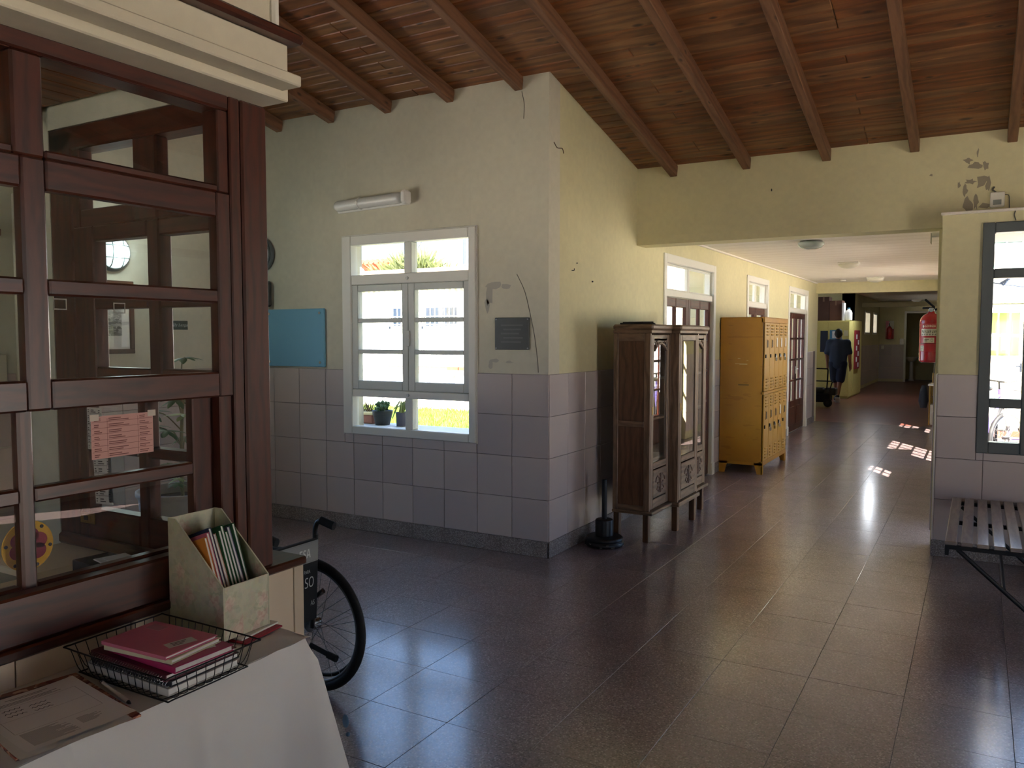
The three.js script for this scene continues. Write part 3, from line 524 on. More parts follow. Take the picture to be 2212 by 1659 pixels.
{ // the wing across the courtyard, z = -18
  const z = -18, W = [[-14.42, -13.5], [-13.3, -12.05], [-11.85, -10.6], [-10.4, -9.2]];
  const b = thing('courtyard_building', 'white single storey wing with barred windows across the courtyard', 'building');
  put('wall', [...holed('z', -22, xB - 1, -0.1, 3.0, z - 0.3, z, W.map(([a, c]) => [a, c, 0.78, 2.44]))], M.whiteWall, b);
  put('room_shell', [box(-22, xB - 1, -0.1, 3.2, z - 2.0, z - 1.8, 0), box(-22, xB - 1, 2.9, 3.2, z - 1.8, z - 0.3, 0), box(-22, xB - 1, -0.3, 0, z - 1.8, z - 0.3, 0), box(-22, -21.8, 0, 2.9, z - 1.8, z - 0.3, 0), box(xB - 1.2, xB - 1, 0, 2.9, z - 1.8, z - 0.3, 0)], M.whiteWall, b);
  put('parapet', [box(-22, xB - 1, 3.2, 3.42, z - 0.3, z + 0.12, 0.01)], std({ map: T.plaster, color: 0x8c7868, roughness: 0.9 }), b);
  put('gutter', [box(-22, xB - 1, 3.0, 3.2, z - 0.3, z + 0.05, 0.01)], M.whiteWall, b);
  const cor = []; for (let x = -18; x < -8; x += 0.18) cor.push(moved(new THREE.CylinderGeometry(0.06, 0.06, 0.55, 8, 1, false), x, 2.82, z + 0.2, Math.PI / 2)); put('corrugated_awning', cor, flat(0x8c8460, 0.7), b);
  put('awning_board', [box(-18, -8, 2.86, 2.9, z, z + 0.48, 0.005)], flat(0xe8dcb4, 0.7), b);
  for (const [a, c] of W) {
    const win = put('window', [slab('z', a, c, 0.78, 0.84, z - 0.16, z - 0.08), slab('z', a, c, 2.36, 2.44, z - 0.16, z - 0.08), slab('z', a, a + 0.07, 0.84, 2.36, z - 0.16, z - 0.08), slab('z', c - 0.07, c, 0.84, 2.36, z - 0.16, z - 0.08), slab('z', a, c, 1.78, 1.86, z - 0.16, z - 0.08), slab('z', (a + c) / 2 - 0.04, (a + c) / 2 + 0.04, 0.84, 2.36, z - 0.16, z - 0.08)], M.white, b);
    put('pane', [slab('z', a, c, 0.78, 2.44, z - 0.13, z - 0.125, 0)], M.glass, win);
    put('curtain', [slab('z', a, c, 0.78, 1.78, z - 0.22, z - 0.2, 0)], M.curtain, win);
    const bars = []; for (let x = a + 0.1; x < c; x += 0.155) bars.push(rod([x, 0.76, z + 0.06], [x, 2.42, z + 0.06], 0.012, 6));
    for (const y of [0.95, 1.5, 1.9, 2.12]) bars.push(rod([a - 0.05, y, z + 0.06], [c + 0.05, y, z + 0.06], 0.012, 6)); put('bars', bars, M.white, win);
    put('sill', [box(a - 0.12, c + 0.12, 0.68, 0.77, z - 0.1, z + 0.12, 0.01)], M.terracotta, win);
  }
  put('fan_grille', [moved(new THREE.TorusGeometry(0.14, 0.025, 8, 20), -15.1, 0.62, z + 0.03), moved(new THREE.TorusGeometry(0.07, 0.015, 8, 16), -15.1, 0.62, z + 0.03), rod([-15.24, 0.62, z + 0.03], [-14.96, 0.62, z + 0.03], 0.012), rod([-15.1, 0.48, z + 0.03], [-15.1, 0.76, z + 0.03], 0.012)], flat(0xb8a878, 0.7), b);
  for (const x of [-13.05, -12.25]) for (const y of [0.3, 0.46]) put('vent', [box(x, x + 0.13, y, y + 0.07, z, z + 0.02)], M.twig, b);
  put('cable', [tube([[-14.75, 2.9, z + 0.02], [-15.0, 2.4, z + 0.02], [-14.9, 1.9, z + 0.02], [-14.8, 1.4, z + 0.02]], 0.012, 5)], flat(0xd9c89a, 0.8), b);
}
{ // above the roof: yucca, house roof, mast
  const blade = (L, w) => { const g = new THREE.BufferGeometry(); g.setAttribute('position', new THREE.Float32BufferAttribute([-w, 0, 0, w, 0, 0, w * 0.8, L * 0.55, 0.05 * L, -w, 0, 0, w * 0.8, L * 0.55, 0.05 * L, -w * 0.8, L * 0.55, 0.05 * L, -w * 0.8, L * 0.55, 0.05 * L, w * 0.8, L * 0.55, 0.05 * L, 0, L, 0.02 * L], 3)); g.computeVertexNormals(); return g; };
  const y = thing('yucca', 'spiky pale green yucca rising behind the courtyard roof', 'plant', [-16.25, -0.05, -21.5]); y.scale.setScalar(1.06); const L = [];
  for (const [cx, cy, n, s] of [[0.6, 3.45, 230, 1.1], [-0.2, 3.35, 220, 1.05], [-0.95, 3.2, 160, 0.9], [1.3, 3.15, 150, 0.8]]) for (let i = 0; i < n; i++) { const g = blade(rr(0.7, 1.05) * s, 0.032); g.rotateX(rr(-1.1, 1.1)); g.rotateZ(rr(-1.25, 1.25)); g.translate(cx + rr(-0.15, 0.15), cy + rr(-0.4, 0.2), rr(-0.2, 0.2)); L.push(g); }
  put('leaves', L, M.yucca, y).userData = { kind: 'stuff' };
  put('trunk', [rod([0, -0.3, 0], [0, 3.3, 0], 0.14), rod([0, 2, 0], [0.6, 3.4, 0], 0.1), rod([0, 2, 0], [-0.95, 3.1, 0], 0.1), rod([0.2, 2.2, 0], [1.3, 3.1, 0], 0.09)], M.twig, y);
  const r = thing('neighbour_house', 'orange tiled roof showing left of the yucca', 'house', [-21.9, -0.55, -25.5]);
  put('wall', [box(-3.5, 3, -0.3, 3.6, -3, 1, 0)], M.creamWall, r); const rg = []; for (let x = -3.8; x < 3.4; x += 0.24) rg.push(moved(new THREE.CylinderGeometry(0.12, 0.12, 3, 8, 1), x, 4.2, 0.2, 1.05)); put('tiled_roof', rg, M.roofTile, r);
  const m = thing('antenna_mast', 'thin antenna mast with guy wires against the sky', 'mast', [-15.1, 0, -23]);
  put('pole', [rod([0, -0.3, 0], [0, 7.5, 0], 0.035)], M.steel, m); put('guy_wire', [rod([0, 7.2, 0], [1.6, 3.2, 0.5], 0.012, 5), rod([0, 7.2, 0], [-2.6, 3.2, 0.5], 0.012, 5)], M.darkSteel, m);
}
{ // side yard beyond window_2: white house wall with door, turquoise fascia, tiled eave
  const z = -14.9, h = thing('yard_house', 'white house wall with turquoise fascia and a glazed metal door', 'house');
  put('wall', holed('z', xR + 0.16, 6, -0.05, 2.6, z - 0.3, z, [[0.02, 0.62, 0, 2.1]]), M.whiteWall, h);
  put('fascia', [box(xR + 0.16, 6, 2.5, 2.95, z - 0.3, z + 0.25, 0.01)], M.turquoise, h);
  const rf = []; for (let x = 0; x < 6; x += 0.22) rf.push(moved(new THREE.CylinderGeometry(0.1, 0.1, 0.7, 8, 1), x, 3.08, z - 0.1, 1.2)); put('tiled_roof', rf, M.roofSheet, h);
  put('soffit_pipe', [box(xR + 0.16, 6, 2.94, 3.0, z + 0.2, z + 0.34, 0.01)], M.roofSheet, h);
  const d = leaf(h, 'door', 'z', 0.03, 0.61, 0, 2.08, [[0.10, 0.24], [0.26, 0.40], [0.42, 0.54]], [[1.27, 1.57], [1.61, 1.95]], z - 0.1, z - 0.04, M.whiteGloss); put('door_handle', [box(0.56, 0.585, 1.02, 1.16, z - 0.04, z - 0.01, 0.004), box(0.5, 0.58, 1.1, 1.12, z - 0.01, z + 0.01, 0.004)], M.darkSteel, d);
  put('green_panel', [slab('z', 0.08, 0.55, 1.2, 2.0, z - 0.32, z - 0.3, 0)], flat(0xb9d08a, 0.8), h);
  put('step', [box(-0.1, 6, -0.05, 0.12, z, z + 0.25, 0.01)], M.terracotta, h);
  put('lamp_bracket', [rod([0.3, 2.62, z + 0.25], [0.3, 2.5, z + 0.3], 0.04)], M.white, h);
  one('washing_line', [tube([[-0.1, 2.32, -12.4], [0.6, 2.2, -12.4], [1.6, 2.1, -12.4]], 0.009, 6), rod([0.22, 2.27, -12.42], [0.32, 2.33, -12.38], 0.015), rod([0.24, 2.24, -12.4], [0.3, 2.3, -12.4], 0.012)], M.navy, 'dark washing line stretched across the side yard', 'line');
}
function bicycleWheel(parent, x, y, r, tyre) {
  const w = put('wheel', [moved(new THREE.TorusGeometry(r, tyre, 8, 40), x, y, 0)], M.rubber, parent);
  put('rim', [moved(new THREE.TorusGeometry(r - tyre - 0.008, 0.012, 6, 40), x, y, 0)], M.steel, w);
  const s = []; for (let i = 0; i < 24; i++) { const a = i / 24 * 6.283; s.push(rod([x, y, i % 2 ? 0.03 : -0.03], [x + Math.cos(a) * (r - 0.03), y + Math.sin(a) * (r - 0.03), 0], 0.0016, 4)); } put('spokes', s, M.steel, w);
  put('hub', [moved(new THREE.CylinderGeometry(0.022, 0.022, 0.1, 10), x, y, 0, Math.PI / 2)], M.steel, w); return w;
}
for (const [i, [x, z, turn, label]] of [[0.16, -12.3, 1.30, 'bicycle seen end on outside the dark framed window'], [0.62, -12.2, 0.95, 'second bicycle leaning beside the first outside the dark window']].entries()) {
  const b = thing('bicycle', label, 'bicycle', [x, -0.03, z], turn, 'bicycles parked in the side yard');
  bicycleWheel(b, -0.5, 0.34, 0.31, 0.026); bicycleWheel(b, 0.52, 0.34, 0.31, 0.026);
  put('frame', [rod([-0.5, 0.34, 0], [-0.08, 0.3, 0], 0.014), rod([-0.08, 0.3, 0], [-0.22, 0.82, 0], 0.018), rod([-0.2, 0.72, 0], [0.34, 0.82, 0], 0.018), rod([-0.08, 0.3, 0], [0.36, 0.74, 0], 0.02), rod([-0.5, 0.34, 0], [-0.2, 0.72, 0], 0.012), rod([0.33, 0.9, 0], [0.38, 0.68, 0], 0.022)], flat(0x4a3f78, 0.35), b);
  put('fork', [rod([0.38, 0.68, 0.05], [0.52, 0.34, 0.06], 0.014), rod([0.38, 0.68, -0.05], [0.52, 0.34, -0.06], 0.014), rod([0.38, 0.68, -0.055], [0.38, 0.68, 0.055], 0.016)], M.black, b);
  put('handlebar', [tube([[0.27, 1.04, -0.31], [0.31, 1.02, -0.1], [0.31, 1.0, 0.1], [0.27, 1.04, 0.31]], 0.013, 8), rod([0.34, 0.88, 0], [0.31, 1.01, 0], 0.014)], M.black, b);
  for (const s of [-1, 1]) put('grip', [rod([0.275, 1.035, s * 0.2], [0.262, 1.045, s * 0.33], 0.018)], M.navy, b);
  put('saddle', [moved(new THREE.SphereGeometry(1, 14, 8), -0.25, 0.93, 0).scale(1, 1, 1).applyMatrix4(new THREE.Matrix4().makeTranslation(0.25, -0.93, 0)).applyMatrix4(new THREE.Matrix4().makeScale(0.14, 0.035, 0.08)).translate(-0.25, 0.94, 0), rod([-0.22, 0.82, 0], [-0.25, 0.93, 0], 0.014)], M.black, b);
  put('crank', [moved(new THREE.CylinderGeometry(0.09, 0.09, 0.006, 20), -0.08, 0.3, 0.05, Math.PI / 2), rod([-0.08, 0.3, 0.06], [0.02, 0.16, 0.07], 0.01), rod([-0.08, 0.3, -0.06], [-0.18, 0.44, -0.07], 0.01)], M.darkSteel, b);
}
{ // pot plants on the outside sill of window_1
  const P = [['low box planter of upright succulents on the outside window sill', -4.535, -5.38, 0], ['dark pot with a bushy jade plant on the outside window sill', -4.325, -5.33, 1], ['grey pot with an arching spider plant on the outside window sill', -4.11, -5.33, 2]];
  for (const [label, x, z, k] of P) {
    const p = thing('potted_plant', label, 'plant', [x, 0.836, z], 0, 'pots on the outside window sill'), L = [];
    if (k === 0) { put('pot', [box(-0.11, 0.11, 0, 0.075, -0.06, 0.06, 0.01)], flat(0xa06a58, 0.8), p); put('rim', [box(-0.12, 0.12, 0.075, 0.1, -0.07, 0.07, 0.006)], flat(0xdcd0a0, 0.7), p); for (let i = 0; i < 40; i++) { const a = rr(-0.1, 0.1); L.push(rod([a * 0.7, 0.09, rr(-0.04, 0.04)], [a * 1.25 + rr(-0.02, 0.02), rr(0.15, 0.21), rr(-0.06, 0.06)], 0.005, 5, 0.001)); } put('stems', L, flat(0x6b5a42, 0.8), p).userData = { kind: 'stuff' }; }
    else if (k === 1) { put('pot', [lathe([[0, 0], [0.06, 0], [0.085, 0.1], [0.09, 0.12], [0.08, 0.12], [0.07, 0.1], [0, 0.1]])], flat(0x2f3634, 0.6), p); for (let i = 0; i < 46; i++) { const a = rr(0, 6.28), r = rr(0, 0.065); L.push(moved(new THREE.SphereGeometry(0.02, 7, 5).scale(1, 0.5, 0.8), Math.cos(a) * r, rr(0.12, 0.19), Math.sin(a) * r * 0.7, rr(-1, 1), 0, rr(-1, 1))); } L.push(rod([0.02, 0.1, 0], [0.0, 0.25, 0.01], 0.004, 5), rod([0, 0.25, 0.01], [0.03, 0.22, 0.01], 0.004, 5)); put('leaves', L, M.leaf, p).userData = { kind: 'stuff' }; }
    else { put('pot', [lathe([[0, 0], [0.055, 0], [0.06, 0.11], [0.064, 0.115], [0.055, 0.115], [0.05, 0.1], [0, 0.1]])], flat(0x4a4a55, 0.6), p); for (let i = 0; i < 30; i++) { const a = rr(0, 6.28), r = rr(0.06, 0.11), c = Math.cos(a), s = Math.sin(a) * 0.4; L.push(tube([[0, 0.1, 0], [c * r * 0.4, rr(0.16, 0.22), s * r * 0.4], [c * r, rr(0.05, 0.17), s * r]], 0.0045, 4, 8)); } put('leaves', L, M.leafPale, p).userData = { kind: 'stuff' }; }
  }
}
// ---------------------------------------------------------------- oak display cabinet
{
  const t = thing('display_cabinet', 'old carved oak display cabinet with three glazed doors on tall legs', 'cabinet', [-2.44, 0, -5.8]);
  // local: x 0 back .. depth towards +x, z runs negative along the front
  const S = [[0, -0.46, 0.30], [-0.46, -0.98, 0.37], [-0.98, -1.44, 0.30]], m = M.oak;
  const side = (z0, z1, dx) => { const g = [box(0, 0.04, 0.24, 1.6, z0, z1, 0.003), box(dx - 0.05, dx, 0.24, 1.6, z0, z1, 0.003), box(0.04, dx - 0.05, 1.54, 1.6, z0, z1, 0.003), box(0.04, dx - 0.05, 0.24, 0.28, z0, z1, 0.003), box(0.04, dx - 0.05, 0.885, 0.928, z0, z1, 0.003)]; return g; };
  put('side_frame', side(-0.022, 0, 0.3), m, t); put('side_frame', side(-1.44, -1.418, 0.3), m, t);
  for (const [y0, y1] of [[0.28, 0.885], [0.928, 1.54]]) { put('side_panel', [box(0.04, 0.25, y0, y1, -0.014, -0.008, 0.001)], M.oakDark, t); put('side_panel', [box(0.04, 0.25, y0, y1, -1.432, -1.426, 0.001)], M.oakDark, t); }
  put('back', [box(0.0, 0.012, 0.24, 1.6, -1.42, -0.02, 0)], M.oakDark, t);
  put('divider', [box(0.012, 0.30, 0.24, 1.6, -0.478, -0.458, 0.002), box(0.012, 0.30, 0.24, 1.6, -0.98, -0.96, 0.002), box(0.30, 0.37, 0.24, 1.6, -0.482, -0.46, 0.002), box(0.30, 0.37, 0.24, 1.6, -0.98, -0.958, 0.002)], m, t);
  put('bottom', [box(0, 0.33, 0.215, 0.24, -1.46, 0.015, 0.005), box(0.3, 0.39, 0.205, 0.24, -1.0, -0.445, 0.006)], m, t);
  for (const y of [0.62, 0.93, 1.24]) put('shelf', [box(0.013, 0.28, y, y + 0.018, -1.415, -0.025, 0.002)], M.oakDark, t);
  const corn = (z0, z1, x, d) => [box(0, x + 0.012, 1.6, 1.625, z0 - 0.008, z1 + 0.008, 0.004), box(0, x + 0.025, 1.625, 1.668, z0 - 0.018, z1 + 0.018, 0.012)];
  put('cornice', [...corn(-1.44, 0, 0.30), ...corn(-0.98, -0.46, 0.37)], m, t);
  const scroll = (cx, cy, r, s, z) => tube(Array.from({ length: 12 }, (_, i) => { const a = i * 0.55, q = r * (1 - i / 14); return [0, cy + Math.sin(a) * q, cx + s * Math.cos(a) * q]; }), 0.007, 6, 26);
  S.forEach(([z0, z1, x], k) => {
    const a0 = z1 + 0.025, a1 = z0 - 0.025, d = thing, w = a1 - a0, split = k === 1;
    const door = leafX(t, a0, a1, 0.25, 1.59, x);
    put('pane', [slab('x', a0 + 0.06, a1 - 0.06, 0.61, 1.54, x - 0.012, x - 0.009, 0)], phy({ color: 0xf4f6f2, transmission: 1, thickness: 0, roughness: 0.01, ior: 1.7 }), door);
    put('panel', [slab('x', a0 + 0.05, a1 - 0.05, 0.33, 0.545, x - 0.012, x + 0.004, 0.006)], m, door);
    const c = (a0 + a1) / 2, cv = [scroll(c - 0.05, 0.45, 0.05, -1), scroll(c + 0.05, 0.45, 0.05, 1), scroll(c - 0.04, 0.385, 0.035, -1), scroll(c + 0.04, 0.385, 0.035, 1), tube([[0, 0.36, c], [0, 0.44, c], [0, 0.51, c]], 0.011, 6), tube([[0, 0.5, c - 0.06], [0, 0.475, c], [0, 0.5, c + 0.06]], 0.007, 6)];
    put('carving', cv.map((g) => g.translate(x + 0.004, 0, 0)), M.oakDark, door);
    if (!split) { // carved spandrel arch at the top of the outer doors
      const p = []; for (let i = 0; i <= 10; i++) { const q = i / 10; p.push([x - 0.004, 1.47 + 0.055 * Math.sin(Math.PI * q), a0 + 0.07 + (w - 0.14) * q]); }
      put('spandrel', [tube(p, 0.012, 6, 30), slab('x', a0 + 0.06, a1 - 0.06, 1.53, 1.56, x - 0.016, x, 0.002), scroll(a0 + 0.11, 1.515, 0.03, 1).translate(x, 0, 0), scroll(a1 - 0.11, 1.515, 0.03, -1).translate(x, 0, 0)], m, door);
    }
    put('key_plate', [box(x, x + 0.004, 0.98, 1.04, a1 - 0.035, a1 - 0.015, 0.001)], M.brass, door);
  });
  function leafX(parent, a0, a1, y0, y1, x) { return put('door', [slab('x', a0, a0 + 0.055, y0, y1, x - 0.022, x, 0.004), slab('x', a1 - 0.055, a1, y0, y1, x - 0.022, x, 0.004), slab('x', a0 + 0.055, a1 - 0.055, 1.54, y1, x - 0.022, x, 0.004), slab('x', a0 + 0.055, a1 - 0.055, y0, 0.32, x - 0.022, x, 0.004), slab('x', a0 + 0.055, a1 - 0.055, 0.555, 0.605, x - 0.022, x, 0.004)], M.oak, parent); }
  for (const [x, z] of [[0.27, -0.03], [0.03, -0.03], [0.34, -0.5], [0.34, -0.95], [0.27, -1.41], [0.03, -1.41]]) put('leg', [box(x - 0.024, x + 0.024, 0, 0.215, z - 0.024, z + 0.024, 0.004)], M.oakDark, t);
  one('folded_cloth', [moved(box(-0.13, 0.13, 0, 0.012, -0.1, 0.1, 0.004), -2.3, 1.668, -5.95, 0, 0.3), moved(box(-0.09, 0.1, 0, 0.01, -0.08, 0.07, 0.004), -2.31, 1.68, -5.96, 0.02, -0.2)], flat(0x3a3733, 0.9), 'dark folded cloth lying on top of the wooden cabinet', 'cloth');
}
// ---------------------------------------------------------------- yellow steel lockers
{
  const t = thing('locker_bank', 'mustard yellow steel bank of ten lockers with padlocks', 'lockers', [-2.6, 0, -9.36]), W = 1.27, D = 0.5, m = M.locker;
  put('body', [box(0, D - 0.02, 0.13, 1.795, -0.012, 0, 0.003), box(0, D - 0.02, 0.13, 1.795, -W, -W + 0.012, 0.003), box(0, D, 1.785, 1.797, -W, 0, 0.003), box(0, 0.01, 0.13, 1.79, -W + 0.01, -0.01, 0), box(0, D - 0.02, 0.1, 0.14, -W, 0, 0.004), box(0.46, D, 1.735, 1.786, -W, 0, 0.003), box(0.46, D, 0.915, 0.945, -W, 0, 0.002), box(0.46, D, 0.1, 0.15, -W, 0, 0.003)], m, t);
  const legG = (z, s) => { const sh = new THREE.Shape(); sh.moveTo(0, 0.13); sh.lineTo(0.1, 0.13); sh.lineTo(0.065, 0); sh.lineTo(0, 0); const g = new THREE.ExtrudeGeometry(sh, { depth: 0.012, bevelEnabled: false }); return g; };
  for (const [x, z, r] of [[0.0, -0.012, 0], [0.0, -W, 0]]) { put('leg', [moved(legG(), x, 0, z)], m, t); const g = legG(); g.rotateY(Math.PI); put('leg', [moved(g, D, 0, z + 0.012)], m, t); }
  for (const z of [-W, -0.06]) put('foot', [box(D - 0.02, D - 0.005, 0, 0.1, z, z + 0.06, 0.002)], m, t);
  const cw = (W - 0.03) / 5, tagged = [2, 3, 4, 8], locked = [2, 3, 4, 6, 7, 8];
  for (let r = 0; r < 2; r++) for (let c = 0; c < 5; c++) {
    const y0 = r ? 0.155 : 0.95, y1 = r ? 0.912 : 1.732, a1 = -0.015 - c * cw - 0.004, a0 = a1 - cw + 0.008, k = r * 5 + c, mid = (a0 + a1) / 2;
    const d = put('door', [slab('x', a0, a1, y0, y1, D - 0.016, D, 0.003)], M.lockerDoor, t);
    for (const b of [y1 - 0.1, y0 + 0.07]) for (let i = 0; i < 4; i++) { const l = put('louvre', sharedBox(0.016, 0.012, 0.11, 0.003), M.lockerDoor, d); l.position.set(D + 0.003, b + i * 0.035 - 0.035, mid); l.rotation.z = -0.6; const q = put('slot_shade', sharedBox(0.002, 0.007, 0.11, 0), M.lockerDark, d); q.position.set(D, b + i * 0.035 - 0.0435, mid); }  // dark strips put the shade of the louvre openings into colour
    put('card_holder', [slab('x', mid - 0.035, mid + 0.035, y1 - 0.29, y1 - 0.19, D, D + 0.004, 0.001)], m, d);
    put('card', [slab('x', mid - 0.025, mid + 0.025, y1 - 0.28, y1 - (tagged.includes(k) ? 0.17 : 0.2), D + 0.004, D + 0.005, 0)], tagged.includes(k) ? M.paper : M.lockerDark, d);
    const ly = y0 + (y1 - y0) * 0.5;
    put('hasp', [slab('x', a1 - 0.05, a1 - 0.02, ly - 0.01, ly + 0.03, D, D + 0.01, 0.002)], M.darkSteel, d);
    if (locked.includes(k)) { const l = put('padlock', [slab('x', a1 - 0.055, a1 - 0.015, ly - 0.055, ly - 0.015, D + 0.008, D + 0.024, 0.003)], k % 2 ? M.brass : M.chrome, d); put('shackle', [tube([[D + 0.016, ly - 0.018, a1 - 0.05], [D + 0.016, ly + 0.012, a1 - 0.047], [D + 0.016, ly + 0.02, a1 - 0.035], [D + 0.016, ly + 0.012, a1 - 0.023], [D + 0.016, ly - 0.018, a1 - 0.02]], 0.003, 6)], M.chrome, l); }
    for (const hy of [y1 - 0.12, y0 + 0.04]) put('hinge', [rod([D - 0.004, hy, a0], [D - 0.004, hy + 0.08, a0], 0.006)], M.darkSteel, d);
  }
  const sc = []; for (const [x, y, w, h] of [[0.2, 1.32, 0.03, 0.006], [0.22, 1.255, 0.09, 0.01], [0.17, 1.262, 0.05, 0.004], [0.3, 1.3, 0.02, 0.004]]) sc.push(box(x, x + w, y, y + h, 0, 0.0008, 0)); put('scratch', sc, flat(0xd9c58f, 0.7), t);
  put('rust_mark', [box(0.21, 0.33, 1.015, 1.03, 0, 0.0008, 0)], flat(0x6f5526, 0.8), t);
}
{ // weighted pole base
  const t = thing('pole_stand', 'black round weighted base with a short upright pole beside the wooden cabinet', 'stand', [-2.42, 0, -5.6]);
  put('base', [lathe([[0, 0], [0.135, 0], [0.148, 0.008], [0.148, 0.028], [0.135, 0.034], [0.135, 0.04], [0.142, 0.045], [0.142, 0.062], [0.125, 0.072], [0, 0.074]], 36)], M.black, t);
  put('chipped_paint', Array.from({ length: 16 }, (_, i) => { const a = i * 0.393 + hash(i, 1, 4) * 0.3, g = new THREE.TorusGeometry(0.1475, 0.002, 5, 6, 0.08 + 0.18 * hash(i, 2, 4)); g.rotateX(Math.PI / 2); g.rotateY(a); return g.translate(0, i % 2 ? 0.028 : 0.01, 0); }), flat(0xbfb7a6, 0.7), t);
  put('sleeve', [lathe([[0, 0.07], [0.066, 0.072], [0.068, 0.078], [0.068, 0.19], [0.06, 0.198], [0, 0.2]], 28)], M.black, t);
  put('pole', [lathe([[0, 0.2], [0.02, 0.2], [0.02, 0.495], [0.017, 0.5], [0, 0.5]], 18)], M.black, t);
}
// ---------------------------------------------------------------- slatted bench under window_2
{
  const t = thing('slatted_bench', 'wooden slatted bench with black iron frame below the dark window', 'bench', [-0.134, 0, -5.055]);
  for (let i = 0; i < 7; i++) { const s = put('slat', sharedBox(0.058, 0.022, 1.43, 0.004, i), M.slat, t); s.position.set(0.029 + i * 0.0775, 0.43, -0.715); }
  put('frame', [box(0.0, 0.53, 0.395, 0.418, -0.03, -0.005, 0.003), box(0.0, 0.53, 0.395, 0.418, -1.4, -1.375, 0.003), box(0.0, 0.53, 0.395, 0.418, -0.72, -0.695, 0.003), box(0.0, 0.02, 0.36, 0.4, -1.4, -0.005, 0.003), box(0.5, 0.53, 0.36, 0.4, -1.4, -0.005, 0.003)], M.blackMatte, t);
  put('leg', [rod([0.06, 0.39, -0.05], [0.5, 0.0, -0.05], 0.012), rod([0.515, 0.39, -0.05], [0.515, 0.0, -0.05], 0.012)], M.black, t);
  put('leg', [rod([0.06, 0.39, -1.35], [0.5, 0.0, -1.35], 0.012), rod([0.515, 0.39, -1.35], [0.515, 0.0, -1.35], 0.012)], M.black, t);
  put('stretcher', [rod([0.29, 0.195, -1.35], [0.29, 0.195, -0.05], 0.009)], M.black, t);
}
// ---------------------------------------------------------------- fire extinguishers
function extinguisher(label, pos, turn, k, print, group) {
  const t = thing('fire_extinguisher', label, 'extinguisher', pos, turn, group), s = k;
  put('cylinder', [lathe([[0, 0], [0.08, 0], [0.092, 0.008], [0.095, 0.02], [0.095, 0.38], [0.088, 0.41], [0.065, 0.44], [0.035, 0.455], [0.03, 0.47], [0, 0.47]].map(([r, y]) => [r * s, y * s]), 36)], M.red, t);
  if (print) { const g = new THREE.CylinderGeometry(0.0957, 0.0957, 0.26, 36, 1, true, 0.25, 2.4); put('label', [moved(g, 0, 0.23, 0)], std({ map: print, roughness: 0.35, side: THREE.DoubleSide }), t); put('strap', [moved(new THREE.TorusGeometry(0.0965, 0.0025, 6, 36).rotateX(Math.PI / 2), 0, 0.175, 0)], M.black, t); }
  put('valve', [lathe([[0, 0.465], [0.026, 0.465], [0.026, 0.5], [0.018, 0.51], [0, 0.512]].map(([r, y]) => [r * s, y * s]))], M.chrome, t);
  put('lever', [box(-0.014 * s, 0.014 * s, 0.495 * s, 0.515 * s, -0.03 * s, 0.075 * s, 0.004), moved(box(-0.013 * s, 0.013 * s, 0, 0.02 * s, -0.025 * s, 0.085 * s, 0.004), 0, 0.52 * s, 0, -0.75)], M.black, t);
  put('gauge', [moved(new THREE.CylinderGeometry(0.018 * s, 0.018 * s, 0.015 * s, 14), 0.03 * s, 0.485 * s, 0.0, 0, 0, Math.PI / 2)], M.chrome, t);
  put('hose', [tube([[0.0, 0.49 * s, -0.03 * s], [0.02 * s, 0.49 * s, -0.09 * s], [0.03 * s, 0.4 * s, -0.125 * s], [0.03 * s, 0.15 * s, -0.115 * s]], 0.01 * s, 7)], M.rubber, t);
  put('bracket', [box(-0.015, 0.015, 0.3 * s, 0.34 * s, -0.115 * s, -0.09 * s, 0.002)], M.darkSteel, t);
  return t;
}
const extPrint = paint(512, 384, (c, w, h) => {
  c.fillStyle = '#b01824'; c.fillRect(0, 0, w, h); c.fillStyle = '#e8dcc8'; c.font = 'bold 46px sans-serif'; c.textAlign = 'center'; c.fillText('GEORGIA', w / 2 + 24, 52); c.beginPath(); c.arc(w / 2 - 112, 38, 18, 0, 7); c.fill();
  c.fillStyle = '#d8d2c0'; c.fillRect(90, 72, 330, 96); c.fillStyle = '#b7b09c'; for (let i = 0; i < 3; i++) c.fillRect(100 + i * 108, 82, 94, 50); c.fillStyle = '#403c34'; for (let i = 0; i < 9; i++) c.fillRect(112 + i * 34, 92 + (i * 13) % 20, 12, 22); for (let i = 0; i < 6; i++) { c.fillRect(104 + i * 52, 140, 38, 8); c.fillRect(104 + i * 52, 152, 26, 6); }
  c.fillStyle = '#c9c2ae'; c.fillRect(150, 192, 210, 70); c.fillStyle = '#5d564a'; c.fillRect(170, 210, 90, 10); c.fillRect(170, 232, 60, 8); c.strokeStyle = '#5d564a'; c.lineWidth = 5; c.beginPath(); c.arc(315, 228, 20, 0, 7); c.stroke();
  c.fillStyle = '#cfc8b0'; c.fillRect(70, 300, 92, 76); c.fillStyle = '#8b836e'; for (let i = 0; i < 5; i++) c.fillRect(78, 310 + i * 13, 70 - i * 6, 5);
});
extinguisher('large red fire extinguisher on the corridor wall near the bench', [-0.395, 1.335, -8.5], -Math.PI / 2, 1, extPrint);
